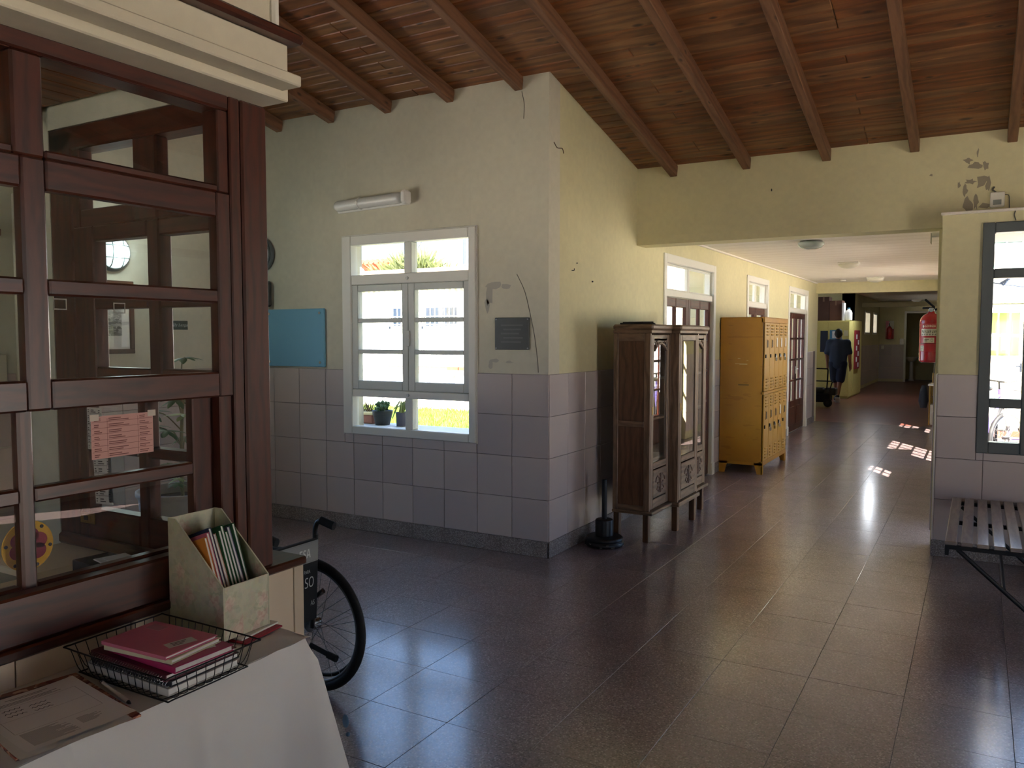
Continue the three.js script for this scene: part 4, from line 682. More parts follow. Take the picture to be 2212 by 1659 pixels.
// ---------------------------------------------------------------- table with white cloth
{
  const t = thing('cloth_table', 'narrow wooden side table standing against the booth wall', 'table', [-1.76, 0, -0.7]);
  put('tabletop', [box(-0.175, 0.165, 0.715, 0.738, -0.9, 0.9, 0.004)], M.rafter, t);
  put('apron', [box(-0.15, 0.14, 0.62, 0.715, -0.87, -0.845, 0.003), box(0.12, 0.14, 0.62, 0.715, -0.87, 0.87, 0.003)], M.rafter, t);
  for (const [x, z] of [[-0.14, -0.86], [0.13, -0.86], [-0.14, 0.86], [0.13, 0.86]]) put('leg', [box(x - 0.022, x + 0.022, 0, 0.715, z - 0.022, z + 0.022, 0.004)], M.rafter, t);
  // cloth: top sheet and a hanging skirt whose corner falls in a fold
  const x0 = -1.937, x1 = -1.578, z0 = -1.618, z1 = 0.25, top = 0.7455, R = 0.03, path = [];
  const steps = 150; for (let i = 0; i <= steps; i++) path.push([x1, z1 + (z0 + R - z1) * i / steps, 1, 0, 0]);
  for (let i = 1; i < 14; i++) { const a = i / 14 * Math.PI / 2; path.push([x1 - R + R * Math.cos(a), z0 + R - R * Math.sin(a), Math.cos(a), -Math.sin(a), Math.sin(2 * a)]); }
  for (let i = 0; i <= 30; i++) path.push([x1 - R - (x1 - R - x0) * i / 30, z0, 0, -1, 0]);
  const rows = 30, pos = [], idx = [], uv = []; let s = 0;
  path.forEach((p, i) => {
    if (i) s += Math.hypot(p[0] - path[i - 1][0], p[1] - path[i - 1][1]);
    const corner = Math.exp(-(((i - steps - 7) / 9) ** 2)), drop = 0.345 + 0.07 * corner + 0.012 * Math.sin(s * 60) + 0.006 * Math.sin(s * 23);
    for (let j = 0; j <= rows; j++) {
      const q = j / rows, bend = Math.min(1, q * 6), w = 0.012 + q * (0.02 + 0.09 * corner) + q * 0.017 * Math.sin(s * 9 + 1) + q * 0.008 * Math.sin(s * 23 + 2) + 0.016 * Math.min(1, q * 2.5) * Math.exp(-(((i - 121) / 2.2) ** 2)) - 0.012 * q * Math.exp(-(((i - 143) / 3) ** 2));
      const o = 0.012 * Math.sin(bend * Math.PI / 2) * 0.6 + w * bend;
      pos.push(p[0] + p[2] * o, top - drop * q + (bend < 1 ? 0.004 * (1 - bend) : 0), p[1] + p[3] * o); uv.push(s, q * drop);
    }
  });
  for (let i = 0; i + 1 < path.length; i++) for (let j = 0; j < rows; j++) { const a = i * (rows + 1) + j, b = a + rows + 1; idx.push(a, a + 1, b, b, a + 1, b + 1); }
  const sk = new THREE.BufferGeometry(); sk.setAttribute('position', new THREE.Float32BufferAttribute(pos, 3)); sk.setAttribute('uv', new THREE.Float32BufferAttribute(uv, 2)); sk.setIndex(idx); sk.computeVertexNormals();
  const tp = new THREE.PlaneGeometry(x1 - x0 + 0.008, z1 - z0 + 0.008, 40, 120); tp.rotateX(-Math.PI / 2); tp.translate((x0 + x1) / 2, 0, (z0 + z1) / 2); const P = tp.attributes.position;
  for (let i = 0; i < P.count; i++) { const x = P.getX(i), z = P.getZ(i), e = Math.max(0, (z0 + 0.24 - z)) * 4; P.setY(i, top + 0.004 + 0.0022 * e * Math.sin(x * 46 + z * 60) + 0.0007 * Math.sin(z * 31 + x * 9)); }
  tp.computeVertexNormals();
  const c = one('tablecloth', [sk, tp], Object.assign(M.clothWhite, { side: THREE.DoubleSide }), 'white cloth with a scalloped hem draped over the side table', 'tablecloth');
  put('embroidery', [moved(new THREE.SphereGeometry(0.012, 8, 6).scale(1, 1.6, 0.4), -1.507, 0.50, -1.682), moved(new THREE.SphereGeometry(0.006, 8, 6), -1.502, 0.462, -1.685)], flat(0x4d6a86, 0.9), c);
}
const TB = 0.7515;
{ // floral file box
  const flo = paint(512, 512, (c, w, h) => {
    c.fillStyle = '#c9c4aa'; c.fillRect(0, 0, w, h); const r = (i, s) => hash(i, s, 77);
    for (let i = 0; i < 900; i++) { c.fillStyle = `rgba(${150 + r(i, 1) * 60},${150 + r(i, 2) * 50},${120 + r(i, 3) * 50},0.10)`; c.beginPath(); c.arc(r(i, 4) * w, r(i, 5) * h, 4 + r(i, 6) * 22, 0, 7); c.fill(); }
    for (let f = 0; f < 7; f++) { const x = r(f, 11) * w, y = r(f, 12) * h, R = 34 + r(f, 13) * 26; for (let k = 0; k < 5; k++) { const a = k * 1.257 + f; c.strokeStyle = 'rgba(128,132,104,0.16)'; c.lineWidth = 20; c.beginPath(); c.moveTo(x, y); c.quadraticCurveTo(x + Math.cos(a) * R, y + Math.sin(a) * R * 1.2, x + Math.cos(a + 0.5) * R * 1.9, y + Math.sin(a + 0.5) * R * 1.9); c.stroke(); }
      for (let k = 0; k < 22; k++) { const a = k * 0.9, q = R * (0.35 + 0.8 * r(k, f + 20)); c.fillStyle = k % 3 ? 'rgba(196,152,138,0.30)' : 'rgba(226,210,190,0.45)'; c.beginPath(); c.ellipse(x + Math.cos(a) * q * 0.6, y + Math.sin(a) * q * 0.6, q * 0.62, q * 0.42, a, 0, 7); c.fill(); } }
  }), fm = std({ map: flo, roughness: 0.55, side: THREE.DoubleSide }); flo.wrapS = flo.wrapT = THREE.RepeatWrapping; flo.repeat.set(4, 4);
  const t = thing('file_box', 'floral patterned cardboard magazine box filled with booklets', 'file box', [-1.935, TB + 0.012, -1.607]); // local x 0..0.218 depth, z 0..0.16
  const L = 0.218, W = 0.16, hb = 0.31, hf = 0.145, k = 0.004, sh = new THREE.Shape(); sh.moveTo(0, 0); sh.lineTo(L, 0); sh.lineTo(L, hf); sh.lineTo(0.03, hb); sh.lineTo(0, hb); sh.closePath();
  const sg = () => new THREE.ExtrudeGeometry(sh, { depth: k, bevelEnabled: false });
  put('side_panel', [moved(sg(), 0, 0, W - k)], fm, t); put('side_panel', [moved(sg(), 0, 0, 0)], fm, t);
  put('front_panel', [box(L - k, L, 0, hf, k, W - k, 0.001)], fm, t); put('back_panel', [box(0, k, 0, hb, k, W - k, 0.001)], fm, t); put('base', [box(k, L - k, 0, k, k, W - k, 0)], fm, t);
  const cols = [0xd98a36, 0xcf6f86, 0x2c3656, 0xdba792, 0x2f6a3c, 0x2f6a3c, 0x3a7a46, 0x8a7ca0, 0x2a5c36], nm = ['orange patterned', 'pink', 'navy blue', 'salmon', 'dark green', 'second dark green', 'light green', 'mauve speckled', 'rear dark green'];
  cols.forEach((col, i) => {
    const b = thing('booklet', nm[i] + ' covered booklet standing in the floral file box', 'booklet', [-1.918, TB + 0.018, -1.607 + W - 0.02 - i * 0.0125], 0, 'booklets in the floral file box'), h = 0.232 + 0.01 * (i % 3), w = 0.128;
    const inner = new THREE.Group(); const c = put('cover', [box(0, w, 0, h, -0.0046, -0.0034, 0.0003), box(0, w, 0, h, 0.0034, 0.0046, 0.0003)], flat(col, 0.55), b); put('pages', [box(0.002, w - 0.002, 0.001, h - 0.003, -0.0034, 0.0034, 0)], M.paper, b);
    b.rotation.set(0, 0, 0.34 + 0.012 * (i % 4)); b.position.x += 0.068;
    if (i === 0) put('print', [box(0.03, w - 0.004, 0.02, h - 0.07, 0.0046, 0.0049, 0)], flat(0xc77a2c, 0.6), b);
  });
  for (let i = 0; i < 2; i++) { const b = one('booklet', [box(-0.11, 0.1, 0, 0.005, -0.075, 0.075, 0.001)], flat(i ? 0xf0ece4 : 0xa02038, 0.6), i ? 'white printed sheet under the floral file box' : 'red covered notebook lying under the floral file box', i ? 'sheet' : 'notebook'); b.position.set(-1.783 + (i ? -0.02 : 0), TB + i * 0.0055, -1.545 - i * 0.004); b.rotation.y = 0.12; }
}
{ // wire basket with notebooks
  const t = thing('wire_basket', 'dark wire letter tray holding a pile of notebooks', 'basket', [-1.722, TB, -1.267]), hx = 0.188, hz = 0.138, bx = 0.165, bz = 0.115, h = 0.068;
  const ring = (a, b, y, r) => tube([[-a, y, -b + 0.02], [-a, y, b - 0.02], [-a + 0.02, y, b], [a - 0.02, y, b], [a, y, b - 0.02], [a, y, -b + 0.02], [a - 0.02, y, -b], [-a + 0.02, y, -b]], r, 6, 96, true);
  put('rim', [ring(hx, hz, h, 0.0022)], M.darkSteel, t); put('base_ring', [ring(bx, bz, 0.003, 0.002)], M.darkSteel, t);
  const w = []; for (let i = -6; i <= 6; i++) { const q = i / 7; w.push(tube([[q * hx, h, hz], [q * bx, 0.004, bz], [q * bx, 0.003, 0], [q * bx, 0.004, -bz], [q * hx, h, -hz]], 0.0011, 5, 24)); } for (let i = -4; i <= 4; i++) { const q = i / 5; w.push(tube([[hx, h, q * hz], [bx, 0.005, q * bz], [0, 0.003, q * bz], [-bx, 0.005, q * bz], [-hx, h, q * hz]], 0.0011, 5, 24)); } put('wires', w, M.darkSteel, t);
  const book = (label, col, y, th, w, d, x, z, turn, extra) => { const b = thing('notebook', label, 'notebook', [x, TB + y, z], turn, 'notebooks in the wire tray'); put('cover', [box(-w / 2, w / 2, 0, 0.0022, -d / 2, d / 2, 0.0008), box(-w / 2, w / 2, th - 0.0022, th, -d / 2, d / 2, 0.0008), box(-w / 2, w / 2, 0.001, th - 0.001, d / 2 - 0.003, d / 2, 0.0008)], flat(col, 0.4), b); put('pages', [box(-w / 2 + 0.004, w / 2 - 0.004, 0.0022, th - 0.0022, -d / 2 + 0.004, d / 2 - 0.004, 0)], M.paper, b); if (extra) extra(b, w, th, d); return b; };
  const sticker = (x, z, w, d, turn) => (b, W, th) => { const p = paint(128, 64, (c, cw, ch) => { c.fillStyle = '#d9d4cf'; c.fillRect(0, 0, cw, ch); c.fillStyle = '#5a5452'; for (let i = 0; i < 3; i++) c.fillRect(26, 12 + i * 15, 70 - i * 12, 7); }); const g = new THREE.PlaneGeometry(w, d).rotateX(-Math.PI / 2).rotateY(turn).translate(x, th + 0.0004, z); put('sticker', [g], std({ map: p, roughness: 0.6, side: THREE.DoubleSide }), b); };
  const rings = (b, w, th, d) => put('spiral', Array.from({ length: 30 }, (_, i) => moved(new THREE.TorusGeometry(0.006, 0.001, 5, 12), -w / 2 + 0.008 + i * (w - 0.016) / 29, th / 2, d / 2 + 0.004, 0, Math.PI / 2)), M.chrome, b);
  book('thick white notebook at the bottom of the wire tray', 0xcfc9c2, 0.006, 0.018, 0.30, 0.205, -1.722, -1.268, 0);
  book('dark spiral notebook second from the bottom of the wire tray', 0x2a2a32, 0.0245, 0.014, 0.29, 0.2, -1.72, -1.272, 0.02, rings);
  book('dark red spiral notebook in the middle of the wire tray', 0x5d1a2a, 0.039, 0.016, 0.29, 0.2, -1.722, -1.268, -0.02, rings);
  book('bright pink hardback notebook with a white sticker in the wire tray', 0xb02e66, 0.0555, 0.016, 0.255, 0.165, -1.69, -1.265, -0.03, sticker(0.075, -0.02, 0.075, 0.035, 1.25));
  book('wavy edged cream notebook just below the top pink one', 0xd6cfae, 0.072, 0.011, 0.22, 0.155, -1.70, -1.25, 0.1);
  book('worn pale pink notebook on top of the pile in the wire tray', 0xcf6f88, 0.0835, 0.009, 0.22, 0.155, -1.705, -1.245, 0.06, (b, w, th, d) => { sticker(0.07, 0.0, 0.07, 0.034, 1.3)(b, w, th, d); put('tape_shine', [box(-0.09, -0.04, th, th + 0.0006, -0.06, -0.03, 0.0002)], phy({ color: 0xe3a9b4, roughness: 0.12, clearcoat: 1 }), b); });
}
{ // papers and pen
  const form = paint(512, 720, (c, w, h) => { c.fillStyle = '#efece8'; c.fillRect(0, 0, w, h); c.fillStyle = '#8d8884'; c.fillRect(150, 40, 210, 7); c.fillRect(170, 55, 160, 6); c.fillStyle = '#5f5a58'; c.fillRect(60, 84, 330, 5); c.fillRect(60, 98, 300, 5); c.fillRect(60, 112, 340, 4); c.strokeStyle = '#a09a96'; c.lineWidth = 2; c.strokeRect(40, 140, 420, 330); c.beginPath(); c.moveTo(40, 300); c.lineTo(460, 300); c.stroke(); c.strokeStyle = '#4d4848'; c.lineWidth = 4; for (let i = 0; i < 6; i++) { c.beginPath(); for (let k = 0; k < 12; k++) { const x = 90 + i % 2 * 120 + k * 8, y = 170 + i * 20 + 8 * Math.sin(k * 2.1 + i); k ? c.lineTo(x, y) : c.moveTo(x, y); } c.stroke(); } c.fillStyle = '#b5b0ac'; for (let i = 0; i < 26; i++) c.fillRect(50, 490 + i * 7, 130 + 90 * hash(i, 1, 9), 5); for (let i = 0; i < 10; i++) c.fillRect(300, 520 + i * 9, 60 + 60 * hash(i, 2, 9), 6); });
  const fp = std({ map: form, roughness: 0.75, side: THREE.DoubleSide });
  const folder = paint(256, 256, (c, w, h) => { c.fillStyle = '#8a5340'; c.fillRect(0, 0, w, h); for (let i = 0; i < 260; i++) { c.fillStyle = ['#c08a68', '#6a2420', '#a04a3a', '#4c2a22', '#d8b49a'][i % 5]; c.beginPath(); c.ellipse(hash(i, 1, 6) * w, hash(i, 2, 6) * h, 4 + 16 * hash(i, 3, 6), 3 + 7 * hash(i, 4, 6), 6 * hash(i, 5, 6), 0, 7); c.fill(); } });
  const t = thing('sign_in_folder', 'floral brown folder under the printed form on the tablecloth', 'folder', [-1.742, TB, -0.985], -0.18);
  put('cover', [box(-0.17, 0.17, 0, 0.006, -0.13, 0.115, 0.001)], std({ map: folder, roughness: 0.5 }), t); folder.wrapS = folder.wrapT = THREE.RepeatWrapping; folder.repeat.set(4, 4);
  const sheet = (y, label, x, z, turn, m) => { const g = new THREE.PlaneGeometry(0.215, 0.31, 10, 16).rotateX(-Math.PI / 2).rotateY(Math.PI / 2); const p = g.attributes.position; for (let i = 0; i < p.count; i++) p.setY(i, 0.006 * Math.max(0, p.getX(i) / 0.155) ** 3 + 0.004 * Math.max(0, -p.getZ(i) / 0.1) ** 2); g.computeVertexNormals(); const o = one('paper_sheet', [g], m, label, 'paper', 'sheets on the sign in folder'); o.position.set(x, y, z); o.rotation.y = turn; };
  sheet(TB + 0.0065, 'lower white sheet peeking from under the printed form', -1.70, -0.972, -0.2, M.paper.clone()); M.paper.side = THREE.DoubleSide;
  sheet(TB + 0.0105, 'printed white form lying on the floral folder', -1.717, -0.985, -0.15, fp);
  const pen = thing('pen', 'white ballpoint pen with a dark tip on the tablecloth', 'pen', [-1.786, TB + 0.0048, -1.143], 0); pen.rotation.y = -Math.atan2(0.039, 0.166);
  put('barrel', [rod([0.012, 0, 0], [0.158, 0, 0], 0.0042, 10)], M.whiteGloss, pen); put('tip', [rod([0.158, 0, 0], [0.17, 0, 0], 0.0044, 10, 0.002)], M.black, pen); put('band', [rod([0.004, 0, 0], [0.012, 0, 0], 0.0044, 10)], M.chrome, pen); put('button', [rod([-0.004, 0, 0], [0.004, 0, 0], 0.003, 10)], M.black, pen);
}
// ---------------------------------------------------------------- wheelchair
{
  const t = thing('wheelchair', 'black folding wheelchair parked behind the booth wall', 'wheelchair', [-2.53, 0, -2.42], Math.PI); t.scale.z = 0.74; // faces -x: local +x is forward
  for (const s of [-1, 1]) {
    const z = s * 0.27, w = put('drive_wheel', [moved(new THREE.TorusGeometry(0.278, 0.021, 12, 56), 0, 0.3, z)], M.rubber, t);
    put('rim', [moved(new THREE.TorusGeometry(0.255, 0.009, 8, 56), 0, 0.3, z)], M.steel, w);
    const sp = []; for (let i = 0; i < 28; i++) { const a = i / 28 * 6.283, o = (i % 4 < 2 ? 0.35 : -0.35); sp.push(rod([0.025 * Math.cos(a + o * 4), 0.3 + 0.025 * Math.sin(a + o * 4), z + (i % 2 ? 0.025 : -0.025)], [0.253 * Math.cos(a), 0.3 + 0.253 * Math.sin(a), z], 0.0014, 4)); } put('spokes', sp, M.steel, w);
    put('hub', [moved(new THREE.CylinderGeometry(0.03, 0.03, 0.07, 16), 0, 0.3, z, Math.PI / 2)], M.chrome, w); put('handrim', [moved(new THREE.TorusGeometry(0.24, 0.009, 8, 48), 0, 0.3, z + s * 0.05)], M.black, w);
    put('frame_side', [rod([-0.03, 0.3, s * 0.22], [-0.06, 0.72, s * 0.22], 0.0125), rod([-0.04, 0.46, s * 0.22], [0.42, 0.47, s * 0.22], 0.0125), rod([0.4, 0.47, s * 0.22], [0.48, 0.12, s * 0.22], 0.0125), rod([-0.02, 0.2, s * 0.22], [0.42, 0.24, s * 0.22], 0.0125), rod([-0.05, 0.6, s * 0.22], [0.28, 0.6, s * 0.22], 0.011), rod([0.28, 0.6, s * 0.22], [0.3, 0.47, s * 0.22], 0.011)], M.black, t);
    put('push_handle', [tube([[-0.055, 0.69, s * 0.22], [-0.056, 0.74, s * 0.22], [-0.07, 0.772, s * 0.22], [-0.1, 0.782, s * 0.22]], 0.0125, 8)], M.black, t);
    put('grip', [rod([-0.09, 0.783, s * 0.22], [-0.165, 0.766, s * 0.22], 0.0185, 12)], M.rubber, t);
    put('armrest', [box(-0.02, 0.28, 0.605, 0.63, s * 0.22 - 0.025, s * 0.22 + 0.025, 0.008)], M.blackMatte, t);
    put('side_guard', [box(-0.03, 0.27, 0.48, 0.59, s * 0.235 - 0.003, s * 0.235 + 0.003, 0.001)], M.blackMatte, t);
    const c = put('caster', [moved(new THREE.TorusGeometry(0.075, 0.018, 8, 24), 0.4, 0.093, s * 0.2)], M.rubber, t); put('caster_fork', [rod([0.4, 0.093, s * 0.2 + 0.025], [0.38, 0.24, s * 0.22], 0.008), rod([0.4, 0.093, s * 0.2 - 0.025], [0.38, 0.24, s * 0.22], 0.008), moved(new THREE.CylinderGeometry(0.06, 0.06, 0.02, 14), 0.4, 0.093, s * 0.2, Math.PI / 2)], M.darkSteel, c);
    put('footrest', [box(0.42, 0.56, 0.1, 0.115, s * 0.11 - 0.07, s * 0.11 + 0.07, 0.004)], M.black, t);
    put('brake', [rod([0.2, 0.47, s * 0.25], [0.24, 0.58, s * 0.26], 0.008), rod([0.24, 0.58, s * 0.26], [0.245, 0.62, s * 0.26], 0.012), rod([-0.045, 0.44, s * 0.24], [-0.085, 0.47, s * 0.24], 0.012)], M.chrome, t);
    put('tipping_lever', [rod([-0.02, 0.22, s * 0.22], [-0.16, 0.19, s * 0.22], 0.0125), rod([-0.12, 0.197, s * 0.22], [-0.17, 0.188, s * 0.22], 0.017)], M.black, t);
  }
  put('seat', [box(-0.04, 0.4, 0.465, 0.49, -0.215, 0.215, 0.008)], M.blackMatte, t);
  put('cross_brace', [rod([0.1, 0.46, -0.21], [0.1, 0.2, 0.21], 0.011), rod([0.13, 0.46, 0.21], [0.13, 0.2, -0.21], 0.011)], M.black, t);
  const bk = put('backrest', [moved(box(-0.012, 0.012, 0, 0.36, -0.222, 0.222, 0.006), -0.045, 0.345, 0, 0, 0, 0.05)], M.blackMatte, t);
  const back = paint(512, 420, (c, w, h) => { c.fillStyle = '#16181a'; c.fillRect(0, 0, w, h); c.fillStyle = '#8d8f8c'; c.fillRect(0, 0, w, 110); c.strokeStyle = '#6c6e6b'; c.strokeRect(6, 6, w - 12, 98); c.fillStyle = '#d4d6d2'; c.font = 'bold 64px sans-serif'; c.textAlign = 'right'; c.fillText('ESA', 440, 82); c.font = '74px sans-serif'; c.fillText('SO', 480, 240); c.font = '26px sans-serif'; c.fillText('PARA', 440, 165); c.font = '34px sans-serif'; c.fillText('AS', 490, 340); });
  const lg = new THREE.PlaneGeometry(0.43, 0.35).rotateY(-Math.PI / 2); put('lettering', [moved(lg, -0.0125 - 0.0455, 0.345 + 0.18, 0, 0, 0, 0.05).translate(-0.0105, 0, 0)], std({ map: back, roughness: 0.8, side: THREE.DoubleSide }), bk);
}
// ---------------------------------------------------------------- things on the hall walls
{
  const t = thing('tube_light_fitting', 'unlit white fluorescent tube fitting above the white window', 'lamp', [-4.16, 2.625, zA]); t.rotation.z = 0.03;
  put('tray', [box(-0.365, 0.365, -0.05, 0.05, 0, 0.035, 0.012)], M.whiteGloss, t);
  put('diffuser', [moved(new THREE.CapsuleGeometry(0.042, 0.6, 8, 20), -0.02, 0, 0.055, 0, 0, Math.PI / 2)], phy({ color: 0xf3f2ec, roughness: 0.25, transmission: 0.25, thickness: 0 }), t);
  put('end_cap', [box(0.32, 0.375, -0.05, 0.05, 0.02, 0.095, 0.015)], M.whiteGloss, t); put('clip', [moved(new THREE.TorusGeometry(0.044, 0.006, 8, 20), -0.1, 0, 0.055, 0, Math.PI / 2), moved(new THREE.CylinderGeometry(0.012, 0.012, 0.012, 12), -0.1, 0.0, 0.1, Math.PI / 2)], M.whiteGloss, t);
}
{
  const t = thing('blue_board', 'plain light blue notice board with round pins left of the window', 'board', [-5.02, 1.565, zA]);
  put('panel', [box(-0.335, 0.333, -0.242, 0.242, 0.001, 0.025, 0.004)], M.bluePaint, t);
  for (const [x, y] of [[0.29, 0.205], [0.29, -0.205], [-0.29, 0.205], [-0.29, -0.205]]) put('fixing', [moved(new THREE.CylinderGeometry(0.011, 0.011, 0.006, 14), x, y, 0.028, Math.PI / 2)], M.chrome, t);
}
{
  const t = thing('wall_plaque', 'square dark grey metal plaque right of the white window', 'plaque', [-2.905, 1.595, zA]);
  put('plate', [box(-0.142, 0.142, -0.115, 0.115, 0.001, 0.012, 0.003)], flat(0x4b4d4a, 0.35, 0.4), t);
  const L = []; for (let i = 0; i < 5; i++) L.push(box(-0.09 + 0.02 * (i % 2), 0.09 - 0.015 * (i % 3), 0.055 - i * 0.03, 0.066 - i * 0.03, 0.012, 0.0132, 0.0004)); put('raised_text', L, flat(0x5d5f5b, 0.4, 0.4), t);
  for (const [x, y] of [[-0.13, 0.103], [0.13, 0.103], [-0.13, -0.103], [0.13, -0.103]]) put('screw', [moved(new THREE.CylinderGeometry(0.005, 0.005, 0.004, 10), x, y, 0.013, Math.PI / 2)], M.steel, t);
}
function bulkhead(label, x, y, z, turn, lit) {
  const t = thing('bulkhead_lamp', label, 'lamp', [x, y, z], turn);   // faces local +z
  put('base', [moved(lathe([[0, 0], [0.14, 0], [0.145, 0.01], [0.145, 0.03], [0.13, 0.04], [0, 0.04]], 36), 0, 0, 0, Math.PI / 2)], M.greyFrame, t);
  const gm = lit ? std({ color: 0xcfeef0, emissive: 0xd6f4f2, emissiveIntensity: 0.35, roughness: 0.3 }) : phy({ color: 0x9aa09c, roughness: 0.3 });
  put('glass_dome', [moved(lathe([[0.122, 0.038], [0.12, 0.06], [0.1, 0.085], [0.06, 0.1], [0, 0.105]], 36), 0, 0, 0, Math.PI / 2)], gm, t);
  const c = [moved(new THREE.TorusGeometry(0.126, 0.006, 6, 36), 0, 0, 0.045)];
  for (const o of [-0.045, 0.045]) { const r = Math.sqrt(0.126 ** 2 - o * o); const p = [], q = []; for (let i = 0; i <= 12; i++) { const a = i / 12 * Math.PI, X = -r * Math.cos(a), Z = 0.045 + 0.066 * Math.sin(a) * (r / 0.126); p.push([X, o, Z]); q.push([o, X, Z]); } c.push(tube(p, 0.004, 6, 24), tube(q, 0.004, 6, 24)); }
  put('cage', c, M.greyFrame, t);
  if (lit) { const l = new THREE.PointLight(0xdff6f4, 0.1); l.position.set(0, 0, 0.16); l.shadow.radius = 4; l.castShadow = true; t.add(l); }
}
bulkhead('lit round caged bulkhead lamp above the framed picture', xL, 2.205, -3.79, Math.PI / 2, true);
bulkhead('unlit round bulkhead lamp half hidden by the booth post', -5.40, 2.28, zA, 0, false);
{
  const t = thing('shadow_stand_in', 'dark grey box standing in for a shadow and a hidden object beside the booth post', 'stand_in', [-5.42, 1.94, zA]);  // dark box stands for the shadow and hidden object beside the post
  put('cabinet', [box(-0.13, 0.13, -0.11, 0.11, 0.002, 0.1, 0.015)], flat(0x3b3d3c, 0.7), t); put('dark_disc', [moved(new THREE.CylinderGeometry(0.08, 0.08, 0.006, 24), 0, 0, 0.102, Math.PI / 2)], M.blackMatte, t);
}
{
  const ph = paint(256, 256, (c, w, h) => { c.fillStyle = '#b9b7b0'; c.fillRect(0, 0, w, h); for (let i = 0; i < 500; i++) { const y = hash(i, 1, 44) * h, g = y < 110 ? 140 + 80 * hash(i, 2, 44) : 50 + 120 * hash(i, 2, 44); c.fillStyle = `rgb(${g},${g - 2},${g - 6})`; c.beginPath(); c.ellipse(hash(i, 3, 44) * w, y, 4 + 14 * hash(i, 4, 44), 3 + 9 * hash(i, 5, 44), 0, 0, 7); c.fill(); } });
  const t = thing('framed_picture', 'framed old black and white photograph below the lit round lamp', 'picture', [xL, 1.72, -3.69], Math.PI / 2); // local x = -z
  const W = 0.27, H = 0.275; put('frame', [box(-W, W, H - 0.035, H, 0.001, 0.025, 0.004), box(-W, W, -H, -H + 0.035, 0.001, 0.025, 0.004), box(-W, -W + 0.035, -H + 0.035, H - 0.035, 0.001, 0.025, 0.004), box(W - 0.035, W, -H + 0.035, H - 0.035, 0.001, 0.025, 0.004)], M.dark, t);
  put('mat_board', [box(-W + 0.03, W - 0.03, -H + 0.03, H - 0.03, 0.002, 0.008, 0)], M.paper, t); put('photograph', [moved(new THREE.PlaneGeometry(0.34, 0.22), 0.0, -0.03, 0.0095)], std({ map: ph, roughness: 0.4 }), t); put('pane', [box(-W + 0.034, W - 0.034, -H + 0.034, H - 0.034, 0.012, 0.014, 0)], M.glass, t);
  const pl = paint(256, 72, (c, w, h) => { c.fillStyle = '#253432'; c.fillRect(0, 0, w, h); c.fillStyle = '#cfd6cf'; c.font = 'italic bold 32px serif'; c.textAlign = 'center'; c.fillText('Ana Nelly Lerga', w / 2, 46); });
  const n = thing('name_plate', 'small dark name plate with pale italic lettering on the left wall', 'sign', [xL, 1.667, -4.325], Math.PI / 2); put('plate', [box(-0.13, 0.13, -0.036, 0.036, 0.001, 0.008, 0.002)], flat(0x253432, 0.4), n); put('lettering', [moved(new THREE.PlaneGeometry(0.255, 0.068), 0, 0, 0.0085)], std({ map: pl, roughness: 0.4 }), n);
}
{ // big pot with an umbrella plant in the left hall
  const t = thing('umbrella_plant', 'variegated umbrella plant in a large round concrete pot behind the booth', 'plant', [-4.2, 0, -3.25]);
  put('pot', [lathe([[0, 0], [0.19, 0], [0.2, 0.02], [0.25, 0.6], [0.265, 0.62], [0.265, 0.645], [0.24, 0.645], [0.232, 0.6], [0.225, 0.575], [0, 0.575]], 40)], std({ map: T.paving, color: 0xb9b8b2, roughness: 0.85 }), t);
  put('soil', [moved(new THREE.CylinderGeometry(0.226, 0.226, 0.01, 32), 0, 0.58, 0)], M.soil, t);
  const leafG = (L, w) => { const g = new THREE.PlaneGeometry(w, L, 2, 4).translate(0, L / 2, 0).rotateX(-Math.PI / 2), p = g.attributes.position; for (let i = 0; i < p.count; i++) { const q = -p.getZ(i) / L; p.setX(i, p.getX(i) * Math.sin(Math.PI * (0.08 + 0.87 * q)) ); p.setY(i, -0.35 * L * q * q - Math.abs(p.getX(i)) * 0.3); } g.computeVertexNormals(); return g; };
  const st = [], whorls = [[-0.02, 1.2, 0.02, 0.1], [0.1, 1.32, -0.05, 0.12], [-0.16, 1.12, 0.1, 0.11], [0.05, 1.02, 0.14, 0.1], [0.17, 1.12, 0.1, 0.11], [-0.08, 0.95, -0.1, 0.1], [-0.24, 1.02, 0.02, 0.1], [0.22, 0.98, -0.08, 0.1], [0.02, 0.82, 0.12, 0.08], [-0.12, 1.3, 0.0, 0.1], [0.02, 0.72, 0.05, 0.06], [0.08, 0.7, 0.1, 0.06], [0.1, 1.45, 0.04, 0.09]];
  st.push(tube([[0, 0.57, 0], [0.01, 0.9, 0.01], [0.03, 1.3, 0]], 0.011, 7));
  whorls.forEach(([x, y, z, L], k) => { st.push(tube([[0.01, y - 0.12, 0], [x * 0.5, y - 0.02, z * 0.5], [x, y, z]], 0.004, 5)); const g = [], n = 7; for (let i = 0; i < n; i++) g.push(leafG(L * rr(0.85, 1.15), L * 0.42).rotateX(rr(-0.2, 0.3)).rotateY(i / n * 6.283 + k).translate(x, y, z)); put('leaf_whorl', g, k % 3 === 1 ? M.leafPale : M.leaf, t); });
  put('stems', st, flat(0x6f6a44, 0.8), t);
}
